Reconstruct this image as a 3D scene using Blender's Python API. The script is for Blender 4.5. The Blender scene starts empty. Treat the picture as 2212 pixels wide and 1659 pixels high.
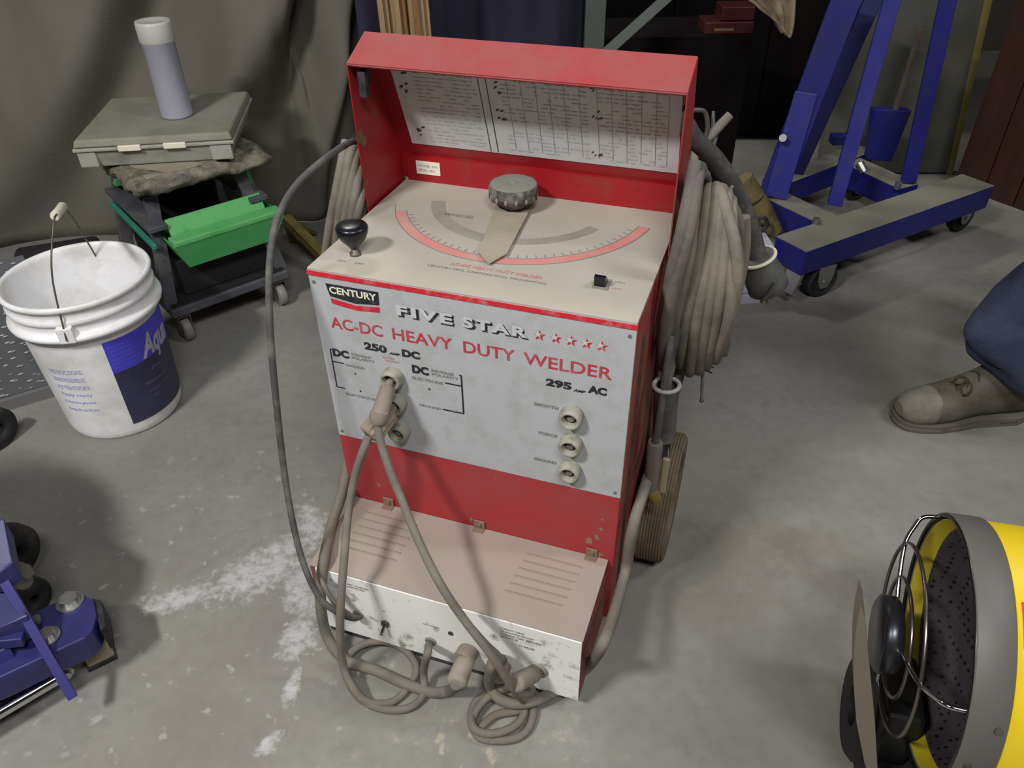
import bpy, bmesh, math, random
from mathutils import Vector, Matrix, noise
random.seed(7)
COL = bpy.context.scene.collection
SC = bpy.context.scene
PI = math.pi
# ------------------------------------------------------------------ camera model (pixels of the 2212x1659 photograph)
CX, CY, F = 1106., 829.5, 1684.8
PITCH, ROLL, H = .6508, -.0159, 1.2
_cp, _sp = math.cos(PITCH), math.sin(PITCH)
FW = Vector((0, _cp, -_sp)); _rt = Vector((1, 0, 0)); _up = _rt.cross(FW)
RT = math.cos(ROLL)*_rt + math.sin(ROLL)*_up
UP = -math.sin(ROLL)*_rt + math.cos(ROLL)*_up
CAM = Vector((0, 0, H))
YAW = -.3387; A0 = Vector((-.294, 1.0071, 0))
U = Vector((math.cos(YAW), math.sin(YAW), 0)); V = Vector((-math.sin(YAW), math.cos(YAW), 0)); Z = Vector((0, 0, 1))
def P(px, py, x=None, y=None, z=None, u=None, v=None):
    """world point seen at a photo pixel, at a given depth (one of x, y, z, or welder-local u, v)"""
    d = RT*(px-CX) - UP*(py-CY) + FW*F
    if x is not None: t = (x-CAM.x)/d.x
    elif y is not None: t = (y-CAM.y)/d.y
    elif z is not None: t = (z-CAM.z)/d.z
    elif u is not None: t = ((A0+U*u-CAM).dot(U))/d.dot(U)
    else: t = ((A0+V*v-CAM).dot(V))/d.dot(V)
    return CAM + d*t
def L(p):   # world -> welder local
    d = p-A0; return Vector((d.dot(U), d.dot(V), d.z))
def PL(*a, **k): return L(P(*a, **k))

# ------------------------------------------------------------------ materials
def s2l(c):
    return tuple(((v/255)/12.92 if v/255 <= .04045 else (((v/255)+.055)/1.055)**2.4) for v in c)
MATS = {}
def mat(name, col=(), rough=.6, metal=0., var=.12, scale=14., col2=None, mix=.0, mscale=6., bump=0., bscale=60., coat=0., stretch=None, sharp=.12, alpha_t=0.):
    """principled with a soft mottling; col2 = a second colour (dust, rust, scratches) laid on in irregular patches"""
    if name in MATS: return MATS[name]
    m = bpy.data.materials.new(name); m.use_nodes = True
    nt = m.node_tree; N = nt.nodes; K = nt.links
    b = N['Principled BSDF']
    b.inputs['Roughness'].default_value = rough; b.inputs['Metallic'].default_value = metal
    if coat: b.inputs['Coat Weight'].default_value = coat
    if alpha_t: b.inputs['Transmission Weight'].default_value = alpha_t
    tc = N.new('ShaderNodeTexCoord'); src = tc.outputs['Object']
    if stretch:
        mp = N.new('ShaderNodeMapping'); mp.inputs['Scale'].default_value = stretch
        K.new(src, mp.inputs['Vector']); src = mp.outputs['Vector']
    n1 = N.new('ShaderNodeTexNoise'); n1.inputs['Scale'].default_value = scale; n1.inputs['Detail'].default_value = 6
    K.new(src, n1.inputs['Vector'])
    c = s2l(col)
    r = N.new('ShaderNodeMix'); r.data_type = 'RGBA'
    r.inputs['A'].default_value = (*[v*(1-var) for v in c], 1); r.inputs['B'].default_value = (*[min(1, v*(1+var)) for v in c], 1)
    K.new(n1.outputs['Fac'], r.inputs['Factor']); out = r.outputs['Result']
    if col2 is not None:
        n2 = N.new('ShaderNodeTexNoise'); n2.inputs['Scale'].default_value = mscale; n2.inputs['Detail'].default_value = 8; n2.inputs['Roughness'].default_value = .65
        K.new(src, n2.inputs['Vector'])
        mr = N.new('ShaderNodeMapRange'); th = .5+(.5-mix)*.5
        mr.inputs['From Min'].default_value = th-sharp; mr.inputs['From Max'].default_value = th+sharp
        K.new(n2.outputs['Fac'], mr.inputs['Value'])
        q = N.new('ShaderNodeMix'); q.data_type = 'RGBA'
        K.new(mr.outputs['Result'], q.inputs['Factor']); K.new(out, q.inputs['A']); q.inputs['B'].default_value = (*s2l(col2), 1)
        out = q.outputs['Result']
    K.new(out, b.inputs['Base Color'])
    if bump:
        n3 = N.new('ShaderNodeTexNoise'); n3.inputs['Scale'].default_value = bscale; n3.inputs['Detail'].default_value = 4
        K.new(src, n3.inputs['Vector'])
        bp = N.new('ShaderNodeBump'); bp.inputs['Strength'].default_value = bump; bp.inputs['Distance'].default_value = .004
        K.new(n3.outputs['Fac'], bp.inputs['Height']); K.new(bp.outputs['Normal'], b.inputs['Normal'])
    MATS[name] = m; return m

DUST = (150, 142, 132)
RED = mat('red_paint', (176, 30, 40), .55, var=.12, col2=(150, 70, 70), mix=.45, mscale=9, sharp=.3)
REDD = mat('red_paint_dusty', (154, 32, 40), .8, var=.10, col2=(142, 76, 74), mix=.6, mscale=10, sharp=.28)
REDIN = mat('red_paint_clean', (150, 18, 28), .45, var=.10, col2=(120, 60, 50), mix=.22, mscale=14)
REDSIDE = mat('red_paint_worn', (150, 44, 42), .6, var=.15, col2=(128, 92, 72), mix=.42, mscale=11)
GRAY = mat('gray_enamel', (178, 180, 183), .5, var=.03, col2=(160, 160, 156), mix=.25, mscale=26, sharp=.15)
GRAYTOP = mat('gray_enamel_dusty', (176, 171, 160), .75, var=.05, col2=(158, 151, 140), mix=.45, mscale=7, sharp=.25)
TAN = mat('dusty_tan', (160, 147, 137), .85, var=.06, col2=(150, 139, 130), mix=.4, mscale=9, sharp=.3)
WHITEP = mat('white_plate', (238, 238, 234), .55, var=.05, col2=(120, 116, 96), mix=.22, mscale=26, sharp=.07)
INKR = mat('red_ink', (200, 32, 48), .6, var=.12, col2=(190, 120, 120), mix=.25, mscale=60)
INKK = mat('black_ink', (34, 36, 42), .6, var=.2, col2=(90, 92, 94), mix=.2, mscale=60)
INKG = mat('faded_ink', (128, 128, 124), .7, var=.1)
INKA = mat('aged_red_ink', (184, 52, 64), .6, var=.1, col2=(176, 104, 106), mix=.3, mscale=50)
INKP = mat('faded_red_ink', (202, 128, 122), .7, var=.08, col2=(186, 152, 142), mix=.4, mscale=20)
INKS = mat('faded_gray_ink', (134, 130, 122), .8, var=.12, col2=(156, 150, 140), mix=.45, mscale=30, sharp=.2)
PAPER = mat('chart_paper', (206, 209, 212), .6, var=.05, col2=(186, 184, 176), mix=.35, mscale=12, sharp=.25)
LABELW = mat('label_white', (226, 222, 202), .6, var=.05)
BLACKP = mat('black_plastic', (18, 19, 26), .28, var=.1)
BLACKD = mat('black_plastic_dusty', (62, 62, 62), .7, var=.2, col2=(140, 136, 128), mix=.45, mscale=40)
DUSTG = mat('knob_dust', (128, 127, 120), .85, var=.1)
SOCK = mat('socket_plastic', (158, 156, 142), .6, var=.12, col2=(110, 104, 88), mix=.3, mscale=60)
DARKH = mat('dark_hole', (26, 26, 24), .8)
CABLE = mat('cable_dusty', (104, 99, 92), .85, var=.12, col2=(128, 121, 108), mix=.35, mscale=30, sharp=.25)
CABLED = mat('cable_dark', (70, 69, 68), .7, var=.15, col2=(112, 108, 100), mix=.35, mscale=20)
CABLEW = mat('cable_pale', (140, 132, 118), .85, var=.14, col2=(88, 84, 78), mix=.45, mscale=14, sharp=.2)
PLUGM = mat('plug_rubber', (134, 124, 112), .85, var=.12)
RUBBER = mat('black_rubber', (30, 30, 31), .75, var=.2, col2=(70, 68, 64), mix=.25, mscale=20)
TIREM = mat('worn_tire', (112, 99, 80), .85, var=.15, col2=(84, 74, 60), mix=.4, mscale=18)
STEEL = mat('zinc_steel', (168, 168, 164), .35, .85, var=.1)
STEELD = mat('dull_steel', (104, 100, 92), .55, .6, var=.2, col2=(92, 72, 52), mix=.35, mscale=30)
CHROME = mat('chrome', (205, 205, 210), .1, 1., var=.02)
BLUE = mat('blue_paint', (26, 28, 112), .5, var=.15, col2=(36, 38, 84), mix=.3, mscale=14)
BLUEL = mat('blue_paint_light', (46, 48, 136), .5, var=.12, col2=(58, 62, 116), mix=.3, mscale=14)
BDUST = mat('beam_dust', (124, 122, 108), .9, var=.12)
NAVYJ = mat('jack_blue', (44, 44, 100), .4, var=.15, col2=(38, 36, 80), mix=.4, mscale=12)
BRASS = mat('old_brass', (150, 132, 70), .5, .6, var=.2, col2=(100, 90, 50), mix=.3, mscale=40)
BUCK = mat('bucket_plastic', (244, 244, 246), .38, var=.02, col2=(196, 192, 176), mix=.18, mscale=9, sharp=.2)
BLAB = mat('label_violet', (74, 72, 208), .45, var=.08)
NLAB = mat('label_navy', (42, 42, 72), .45, var=.15, col2=(70, 70, 104), mix=.3, mscale=8, sharp=.3)
PALE = mat('label_pale', (206, 204, 212), .5)
PBLUE = mat('faded_blue_print', (196, 198, 232), .5)
GREEN = mat('green_plastic', (52, 156, 78), .55, var=.12, col2=(92, 160, 104), mix=.42, mscale=12, sharp=.2)
TEAL = mat('teal_trim', (44, 128, 108), .6, var=.2)
SLATE = mat('slate_steel', (76, 78, 86), .6, .2, var=.12, col2=(104, 100, 96), mix=.35, mscale=14)
CUSH = mat('torn_vinyl', (132, 126, 110), .9, var=.2, col2=(62, 60, 54), mix=.45, mscale=22, bump=.8, bscale=70)
CUSHT = mat('torn_vinyl_pale', (146, 138, 118), .9, var=.15, col2=(108, 102, 88), mix=.3, mscale=14, bump=.4)
CASE = mat('case_plastic', (142, 140, 128), .7, var=.08, col2=(118, 114, 102), mix=.4, mscale=9, sharp=.25)
CASES = mat('case_plastic_side', (160, 160, 150), .6, var=.06, col2=(130, 128, 118), mix=.3, mscale=16)
BOTT = mat('frosted_bottle', (176, 176, 190), .35, var=.06, alpha_t=.2)
BOTTC = mat('frosted_neck', (200, 200, 192), .35, var=.04, alpha_t=.15)
OLIVE = mat('olive_paint', (128, 116, 58), .7, var=.15, col2=(84, 72, 44), mix=.35, mscale=16)
YELLOW = mat('yellow_paint', (226, 196, 30), .4, var=.05)
YELLOWD = mat('yellow_inner', (176, 160, 30), .55, var=.1)
HGRAY = mat('heater_gray', (96, 94, 88), .55, .1, var=.06)
HGRAYL = mat('support_gray', (116, 108, 96), .65, var=.08)
WIRE = mat('guard_wire', (120, 112, 108), .28, .9, var=.08)
DENIM = mat('denim', (28, 34, 58), .9, var=.22, scale=30, col2=(56, 64, 86), mix=.36, mscale=7, bump=.35, bscale=240, sharp=.2)
LEATH = mat('dusty_leather', (98, 94, 84), .85, var=.15, col2=(74, 64, 54), mix=.45, mscale=16, bump=.3, sharp=.15)
LEATHT = mat('scuffed_toe', (118, 114, 105), .85, var=.12, col2=(100, 95, 86), mix=.4, mscale=26, bump=.3)
SOLE = mat('boot_sole', (92, 86, 78), .9, var=.2)
LACE = mat('laces', (66, 54, 44), .9)
SKIN = mat('skin', (176, 128, 104), .6, var=.05)
JACKET = mat('work_jacket', (52, 50, 48), .9, var=.2)
HAIR = mat('hair', (52, 40, 30), .8, var=.2)
NAVYC = mat('navy_cloth', (38, 38, 60), .95, var=.2, col2=(28, 28, 42), mix=.4, mscale=5, bump=.3, bscale=200, sharp=.25)
WOOD = mat('pale_wood', (142, 120, 90), .7, var=.15, col2=(128, 96, 56), mix=.35, mscale=10, stretch=(4, 4, .5))
WOODD = mat('brown_wood', (66, 30, 18), .6, var=.25, col2=(38, 16, 11), mix=.5, mscale=8, stretch=(6, 6, .5), sharp=.25)
BOARD = mat('gray_board', (74, 74, 68), .9, var=.15, col2=(94, 92, 76), mix=.3, mscale=5, sharp=.25)
BOARDE = mat('yellow_edge', (128, 120, 62), .8, var=.2)
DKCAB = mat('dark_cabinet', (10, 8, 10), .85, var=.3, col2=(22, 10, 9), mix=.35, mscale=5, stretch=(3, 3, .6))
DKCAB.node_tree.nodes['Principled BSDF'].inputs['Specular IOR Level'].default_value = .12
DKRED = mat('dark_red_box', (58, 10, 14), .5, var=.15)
CANVAS = mat('canvas', (146, 132, 108), .9, var=.2, col2=(90, 76, 60), mix=.35, mscale=20)
BOXW = mat('printed_carton', (186, 182, 196), .6, var=.05)
GREENG = mat('grey_green_bar', (70, 78, 72), .6, .1, var=.12)
WALL = mat('wall_paint', (78, 74, 66), .9, var=.1, col2=(60, 56, 50), mix=.3, mscale=2, sharp=.3)

def curtain_mat():
    return mat('tarp_canvas', (102, 98, 87), .9, var=.10, scale=5, col2=(112, 108, 99), mix=.45, mscale=1.6, bump=.25, bscale=90, sharp=.3)

def plate_mat():
    m = bpy.data.materials.new('checker_plate'); m.use_nodes = True; nt = m.node_tree; N = nt.nodes; K = nt.links
    b = N['Principled BSDF']; b.inputs['Metallic'].default_value = .5; b.inputs['Roughness'].default_value = .5
    tc = N.new('ShaderNodeTexCoord'); fac = []
    for ang, off in ((PI/4, 0), (-PI/4, .5)):
        mp = N.new('ShaderNodeMapping'); mp.inputs['Rotation'].default_value = (0, 0, ang); mp.inputs['Scale'].default_value = (26, 60, 1)
        K.new(tc.outputs['UV'], mp.inputs['Vector'])
        v = N.new('ShaderNodeTexVoronoi'); v.inputs['Scale'].default_value = 1.; v.inputs['Randomness'].default_value = 0.25
        K.new(mp.outputs['Vector'], v.inputs['Vector'])
        r = N.new('ShaderNodeMapRange'); r.inputs['From Min'].default_value = .22; r.inputs['From Max'].default_value = .12
        K.new(v.outputs['Distance'], r.inputs['Value']); fac.append(r.outputs['Result'])
    mx = N.new('ShaderNodeMath'); mx.operation = 'MAXIMUM'; K.new(fac[0], mx.inputs[0]); K.new(fac[1], mx.inputs[1])
    c = N.new('ShaderNodeMix'); c.data_type = 'RGBA'; c.inputs['A'].default_value = (*s2l((122, 124, 128)), 1); c.inputs['B'].default_value = (*s2l((168, 170, 172)), 1)
    K.new(mx.outputs[0], c.inputs['Factor']); K.new(c.outputs['Result'], b.inputs['Base Color'])
    bp = N.new('ShaderNodeBump'); bp.inputs['Strength'].default_value = .6; bp.inputs['Distance'].default_value = .003
    K.new(mx.outputs[0], bp.inputs['Height']); K.new(bp.outputs['Normal'], b.inputs['Normal'])
    return m

def perf_mat():
    m = bpy.data.materials.new('perforated_black'); m.use_nodes = True; nt = m.node_tree; N = nt.nodes; K = nt.links
    b = N['Principled BSDF']; b.inputs['Metallic'].default_value = .3; b.inputs['Roughness'].default_value = .55
    tc = N.new('ShaderNodeTexCoord'); v = N.new('ShaderNodeTexVoronoi'); v.inputs['Scale'].default_value = 95; v.inputs['Randomness'].default_value = .15
    K.new(tc.outputs['Object'], v.inputs['Vector'])
    r = N.new('ShaderNodeMapRange'); r.inputs['From Min'].default_value = .2; r.inputs['From Max'].default_value = .34
    K.new(v.outputs['Distance'], r.inputs['Value'])
    c = N.new('ShaderNodeMix'); c.data_type = 'RGBA'; c.inputs['A'].default_value = (.001, .001, .001, 1); c.inputs['B'].default_value = (*s2l((62, 56, 62)), 1)
    K.new(r.outputs['Result'], c.inputs['Factor']); K.new(c.outputs['Result'], b.inputs['Base Color'])
    return m

def floor_mat():
    m = bpy.data.materials.new('stained_concrete'); m.use_nodes = True; nt = m.node_tree; N = nt.nodes; K = nt.links
    b = N['Principled BSDF']; b.inputs['Roughness'].default_value = .62
    tc = N.new('ShaderNodeTexCoord'); src = tc.outputs['Object']
    def noi(s, d=6, r=.6, vec=src):
        n = N.new('ShaderNodeTexNoise'); n.inputs['Scale'].default_value = s; n.inputs['Detail'].default_value = d; n.inputs['Roughness'].default_value = r
        K.new(vec, n.inputs['Vector']); return n.outputs['Fac']
    def rng(f, a, c, o0=0., o1=1.):
        r = N.new('ShaderNodeMapRange'); r.inputs['From Min'].default_value = a; r.inputs['From Max'].default_value = c
        r.inputs['To Min'].default_value = o0; r.inputs['To Max'].default_value = o1; K.new(f, r.inputs['Value']); return r.outputs['Result']
    def mixc(fac, a, c):
        q = N.new('ShaderNodeMix'); q.data_type = 'RGBA'; K.new(fac, q.inputs['Factor'])
        if isinstance(a, tuple): q.inputs['A'].default_value = (*s2l(a), 1)
        else: K.new(a, q.inputs['A'])
        q.inputs['B'].default_value = (*s2l(c), 1); return q.outputs['Result']
    def math2(op, a, c):
        q = N.new('ShaderNodeMath'); q.operation = op
        for i, s in enumerate((a, c)):
            if isinstance(s, (int, float)): q.inputs[i].default_value = s
            else: K.new(s, q.inputs[i])
        return q.outputs[0]
    def blob(cx, cy, rx, ry, rot):
        mp = N.new('ShaderNodeMapping'); mp.vector_type = 'TEXTURE'
        mp.inputs['Location'].default_value = (cx, cy, 0); mp.inputs['Rotation'].default_value = (0, 0, rot); mp.inputs['Scale'].default_value = (rx, ry, 1)
        K.new(src, mp.inputs['Vector'])
        ln = N.new('ShaderNodeVectorMath'); ln.operation = 'LENGTH'; K.new(mp.outputs['Vector'], ln.inputs[0])
        return rng(ln.outputs['Value'], .35, 1.25, 1., 0.)
    col = mixc(rng(noi(2.2), .35, .65), (126, 123, 116), (145, 143, 137))
    col = mixc(rng(noi(40, 4), .45, .75, 0., .35), col, (112, 109, 103))
    col = mixc(rng(noi(5, 8, .7), .56, .68, 0., .45), col, (120, 118, 116))
    # oily brown patches
    br = math2('MULTIPLY', blob(.45, 1.02, .30, .2, .2), rng(noi(6), .3, .6))
    br = math2('MAXIMUM', br, math2('MULTIPLY', blob(1.5, 1.7, .7, .4, .3), rng(noi(4), .35, .65)))
    col = mixc(math2('MULTIPLY', br, .55), col, (98, 90, 78))
    # white powder spills
    segs = [((300, 1318), (470, 1270), .035), ((450, 1280), (660, 1190), .075), ((560, 1225), (650, 1165), .05), ((640, 1210), (665, 1340), .05), ((655, 1340), (630, 1420), .045),
            ((640, 1440), (615, 1530), .018), ((600, 1590), (560, 1625), .022), ((660, 1080), (690, 1200), .035)]
    tot = None
    for a, c, w in segs:
        p, q = P(*a, z=0), P(*c, z=0); mid = (p+q)/2; d = q-p
        bl = blob(mid.x, mid.y, d.length/2+w*.6, w, math.atan2(d.y, d.x))
        tot = bl if tot is None else math2('MAXIMUM', tot, bl)
    n = noi(55, 8, .7)
    pw = rng(math2('ADD', math2('MULTIPLY', tot, .36), n), .68, .90)
    col = mixc(math2('MULTIPLY', pw, .62), col, (206, 206, 208))
    # scattered flecks in the whole area left of the welder
    area = blob(-.55, .95, .55, .5, 0.)
    fl = math2('MULTIPLY', area, rng(noi(34, 3, .5), .63, .70)); col = mixc(math2('MULTIPLY', fl, .4), col, (200, 198, 196))
    fl2 = math2('MULTIPLY', blob(-.05, .62, .2, .08, 0.), rng(noi(30, 3), .58, .66)); col = mixc(math2('MULTIPLY', fl2, .5), col, (196, 184, 160))
    K.new(col, b.inputs['Base Color'])
    bp = N.new('ShaderNodeBump'); bp.inputs['Strength'].default_value = .12; bp.inputs['Distance'].default_value = .003
    K.new(n, bp.inputs['Height']); K.new(bp.outputs['Normal'], b.inputs['Normal'])
    return m

# ------------------------------------------------------------------ mesh builder
class MB:
    def __init__(s): s.v = []; s.f = []; s.m = []; s.sm = []
    def add(s, vs, fs, mi=0, smooth=False):
        o = len(s.v); s.v += [Vector(p) for p in vs]
        for f in fs: s.f.append([i+o for i in f]); s.m.append(mi); s.sm.append(smooth)
        return s
    def box(s, x0, x1, y0, y1, z0, z1, mi=0, M=None, b=0.):
        bm = bmesh.new()
        vs = [bm.verts.new((x, y, z)) for x in (x0, x1) for y in (y0, y1) for z in (z0, z1)]
        for f in ((0, 1, 3, 2), (4, 6, 7, 5), (0, 4, 5, 1), (2, 3, 7, 6), (0, 2, 6, 4), (1, 5, 7, 3)): bm.faces.new([vs[i] for i in f])
        if b: bmesh.ops.bevel(bm, geom=bm.edges[:], offset=b, segments=2, profile=.5, affect='EDGES')
        return s._bm(bm, mi, M)
    def _bm(s, bm, mi, M=None, smooth=False):
        bmesh.ops.recalc_face_normals(bm, faces=bm.faces[:])
        bm.verts.index_update()
        s.add([(M @ v.co if M else v.co.copy()) for v in bm.verts], [[v.index for v in f.verts] for f in bm.faces], mi, smooth)
        bm.free(); return s
    def prism(s, poly, ext, mi=0, b=0.):
        poly = [Vector(p) for p in poly]; ext = Vector(ext); bm = bmesh.new()
        a = [bm.verts.new(p) for p in poly]; c = [bm.verts.new(p+ext) for p in poly]; n = len(a)
        bm.faces.new(a); bm.faces.new(list(reversed(c)))
        for i in range(n): bm.faces.new((a[i], c[i], c[(i+1) % n], a[(i+1) % n]))
        if b: bmesh.ops.bevel(bm, geom=bm.edges[:], offset=b, segments=2, profile=.5, affect='EDGES')
        return s._bm(bm, mi)
    def beam(s, p, q, w, h, up=Z, mi=0, b=.002):
        """rectangular bar from p to q; w across, h along up"""
        p, q = Vector(p), Vector(q); d = (q-p); ln = d.length; d.normalize()
        side = d.cross(up).normalized(); u2 = side.cross(d).normalized()
        M = Matrix((( d.x, side.x, u2.x, p.x), (d.y, side.y, u2.y, p.y), (d.z, side.z, u2.z, p.z), (0, 0, 0, 1)))
        return s.box(0, ln, -w/2, w/2, -h/2, h/2, mi, M, b)
    def rings(s, rings, mi=0, smooth=True, caps=True, closed=False):
        n = len(rings[0]); vs = [p for r in rings for p in r]; fs = []
        m = len(rings)
        for i in range(m if closed else m-1):
            for j in range(n):
                a = i*n+j; c = i*n+(j+1) % n; k = ((i+1) % m)*n
                fs.append((a, c, k+(j+1) % n, k+j))
        s.add(vs, fs, mi, smooth)
        if caps and not closed:
            s.add(rings[0], [list(range(n))[::-1]], mi); s.add(rings[-1], [list(range(n))], mi)
        return s
    def tube(s, path, r, mi=0, n=12, caps=True, closed=False, sq=1.):
        path = [Vector(p) for p in path]; m = len(path)
        rr = r if isinstance(r, (list, tuple)) else [r]*m
        T = []
        for i in range(m):
            a = path[(i-1) % m] if (closed or i > 0) else path[i]; c = path[(i+1) % m] if (closed or i < m-1) else path[i]
            t = (c-a); T.append(t.normalized() if t.length > 1e-9 else Vector((0, 0, 1)))
        ref = Vector((0, 0, 1)) if abs(T[0].z) < .9 else Vector((1, 0, 0))
        nn = (ref - T[0]*ref.dot(T[0])).normalized(); R = []
        for i in range(m):
            nn = nn - T[i]*nn.dot(T[i])
            nn = nn.normalized() if nn.length > 1e-6 else T[i].orthogonal().normalized()
            bb = T[i].cross(nn)
            R.append([path[i]+(nn*math.cos(2*PI*k/n)+bb*math.sin(2*PI*k/n)*sq)*rr[i] for k in range(n)])
        return s.rings(R, mi, True, caps, closed)
    def cyl(s, p, q, r, mi=0, n=28, r2=None, smooth=True):
        return s.tube([p, q], [r, r if r2 is None else r2], mi, n)
    def lathe(s, prof, mi=0, n=48, M=None, smooth=True, caps=False):
        R = []
        for (r, z) in prof:
            ring = [Vector((r*math.cos(2*PI*k/n), r*math.sin(2*PI*k/n), z)) for k in range(n)]
            R.append([M @ p for p in ring] if M else ring)
        return s.rings(R, mi, smooth, caps)
    def torus(s, c, axis, R, r, mi=0, n=40, m=10, sx=1., sy=1., ref=None):
        c = Vector(c); axis = Vector(axis).normalized(); a = ref or axis.orthogonal().normalized(); bb = axis.cross(a)
        return s.tube([c+a*math.cos(2*PI*k/n)*R*sx+bb*math.sin(2*PI*k/n)*R*sy for k in range(n)], r, mi, m, closed=True)
    def ball(s, c, r, mi=0, n=16, sc=(1, 1, 1)):
        c = Vector(c); R = []
        for i in range(n+1):
            t = PI*i/n; R.append([c+Vector((max(1e-4, math.sin(t))*math.cos(2*PI*k/n)*r*sc[0], max(1e-4, math.sin(t))*math.sin(2*PI*k/n)*r*sc[1], -math.cos(t)*r*sc[2])) for k in range(n)])
        return s.rings(R, mi, True, True)
    def arc(s, c, r0, r1, a0, a1, z0, z1, mi=0, n=60):
        """flat annular strip in the xy plane"""
        R = []
        for i in range(n+1):
            t = a0+(a1-a0)*i/n; co, si = math.cos(t), math.sin(t)
            R.append([Vector((c[0]+r*co, c[1]+r*si, z)) for r, z in ((r0, z0), (r1, z0), (r1, z1), (r0, z1))])
        return s.rings(R, mi, False)
    def build(s, name, mats, parent=None, M=None):
        me = bpy.data.meshes.new(name)
        vs = [M @ p for p in s.v] if M else s.v
        me.from_pydata([tuple(p) for p in vs], [], s.f)
        for mm in (mats if isinstance(mats, (list, tuple)) else [mats]): me.materials.append(mm)
        for p, i, sm in zip(me.polygons, s.m, s.sm): p.material_index = i; p.use_smooth = sm
        me.validate(); me.update()
        bm = bmesh.new(); bm.from_mesh(me); bmesh.ops.recalc_face_normals(bm, faces=bm.faces[:]); bm.to_mesh(me); bm.free()
        o = bpy.data.objects.new(name, me); COL.objects.link(o)
        if parent: o.parent = parent
        return o

def tag(o, label=None, cat=None, group=None, kind=None):
    if label: o['label'] = label
    if cat: o['category'] = cat
    if group: o['group'] = group
    if kind: o['kind'] = kind
    return o
def thing(name, label, cat, loc=(0, 0, 0), rotz=0., group=None):
    o = bpy.data.objects.new(name, None); COL.objects.link(o); o.empty_display_size = .05
    o.location = loc; o.rotation_euler = (0, 0, rotz)
    return tag(o, label, cat, group)
def copy_tree(o, parent=None):
    c = o.copy(); COL.objects.link(c)
    if parent: c.parent = parent
    for ch in list(o.children): copy_tree(ch, c)
    return c
def spline(pts, k=8):
    pts = [Vector(p) for p in pts]; out = []; n = len(pts)
    for i in range(n-1):
        p0 = pts[max(0, i-1)]; p1 = pts[i]; p2 = pts[i+1]; p3 = pts[min(n-1, i+2)]
        for j in range(k):
            t = j/k; t2, t3 = t*t, t*t*t
            out.append(.5*((2*p1)+(-p0+p2)*t+(2*p0-5*p1+4*p2-p3)*t2+(-p0+3*p1-3*p2+p3)*t3))
    out.append(pts[-1]); return out
def fulltransform(o, M): o.matrix_world = M

def text_verts(body, bold=0., shear=0., space=1.):
    cu = bpy.data.curves.new('t', 'FONT'); cu.body = body; cu.size = 1; cu.offset = bold; cu.shear = shear; cu.space_character = space
    cu.resolution_u = 3
    ob = bpy.data.objects.new('t', cu); COL.objects.link(ob)
    dg = bpy.context.evaluated_depsgraph_get(); dg.update()
    me = bpy.data.meshes.new_from_object(ob.evaluated_get(dg))
    vs = [v.co.copy() for v in me.vertices]; fs = [list(p.vertices) for p in me.polygons]
    bpy.data.objects.remove(ob); bpy.data.curves.remove(cu); bpy.data.meshes.remove(me)
    return vs, fs
def put_text(mb, body, x0, x1, z0, z1, fn, mi=0, bold=0., shear=0., space=1.):
    """letters fitted to the rectangle x0..x1, z0..z1; fn(x, z) gives the point on the surface"""
    vs, fs = text_verts(body, bold, shear, space)
    if not vs: return
    ax = min(v.x for v in vs); bx = max(v.x for v in vs); ay = min(v.y for v in vs); by = max(v.y for v in vs)
    mb.add([fn(x0+(v.x-ax)/(bx-ax)*(x1-x0), z0+(v.y-ay)/(by-ay)*(z1-z0)) for v in vs], fs, mi)

# ------------------------------------------------------------------ the room
o = MB().add([(-3.6, -2.4, 0), (4.2, -2.4, 0), (4.2, 4.6, 0), (-3.6, 4.6, 0)], [(0, 1, 2, 3)]).build('floor', floor_mat()); tag(o, 'stained grey concrete workshop floor', kind='structure')
o = MB().box(-3.7, 4.3, 4.6, 4.75, 0, 3.2).build('wall_back', WALL); tag(o, kind='structure')
o = MB().box(-3.75, -3.6, -2.5, 4.6, 0, 3.2).build('wall_left', WALL); tag(o, kind='structure')
o = MB().box(4.2, 4.35, -2.5, 4.6, 0, 3.2).build('wall_right', WALL); tag(o, kind='structure')
o = MB().box(-3.7, 4.3, -2.55, -2.4, 0, 3.2).build('wall_front', WALL); tag(o, kind='structure')
o = MB().box(-3.7, 4.3, -2.5, 4.7, 3.2, 3.3).build('ceiling', WALL); tag(o, kind='structure')

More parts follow.
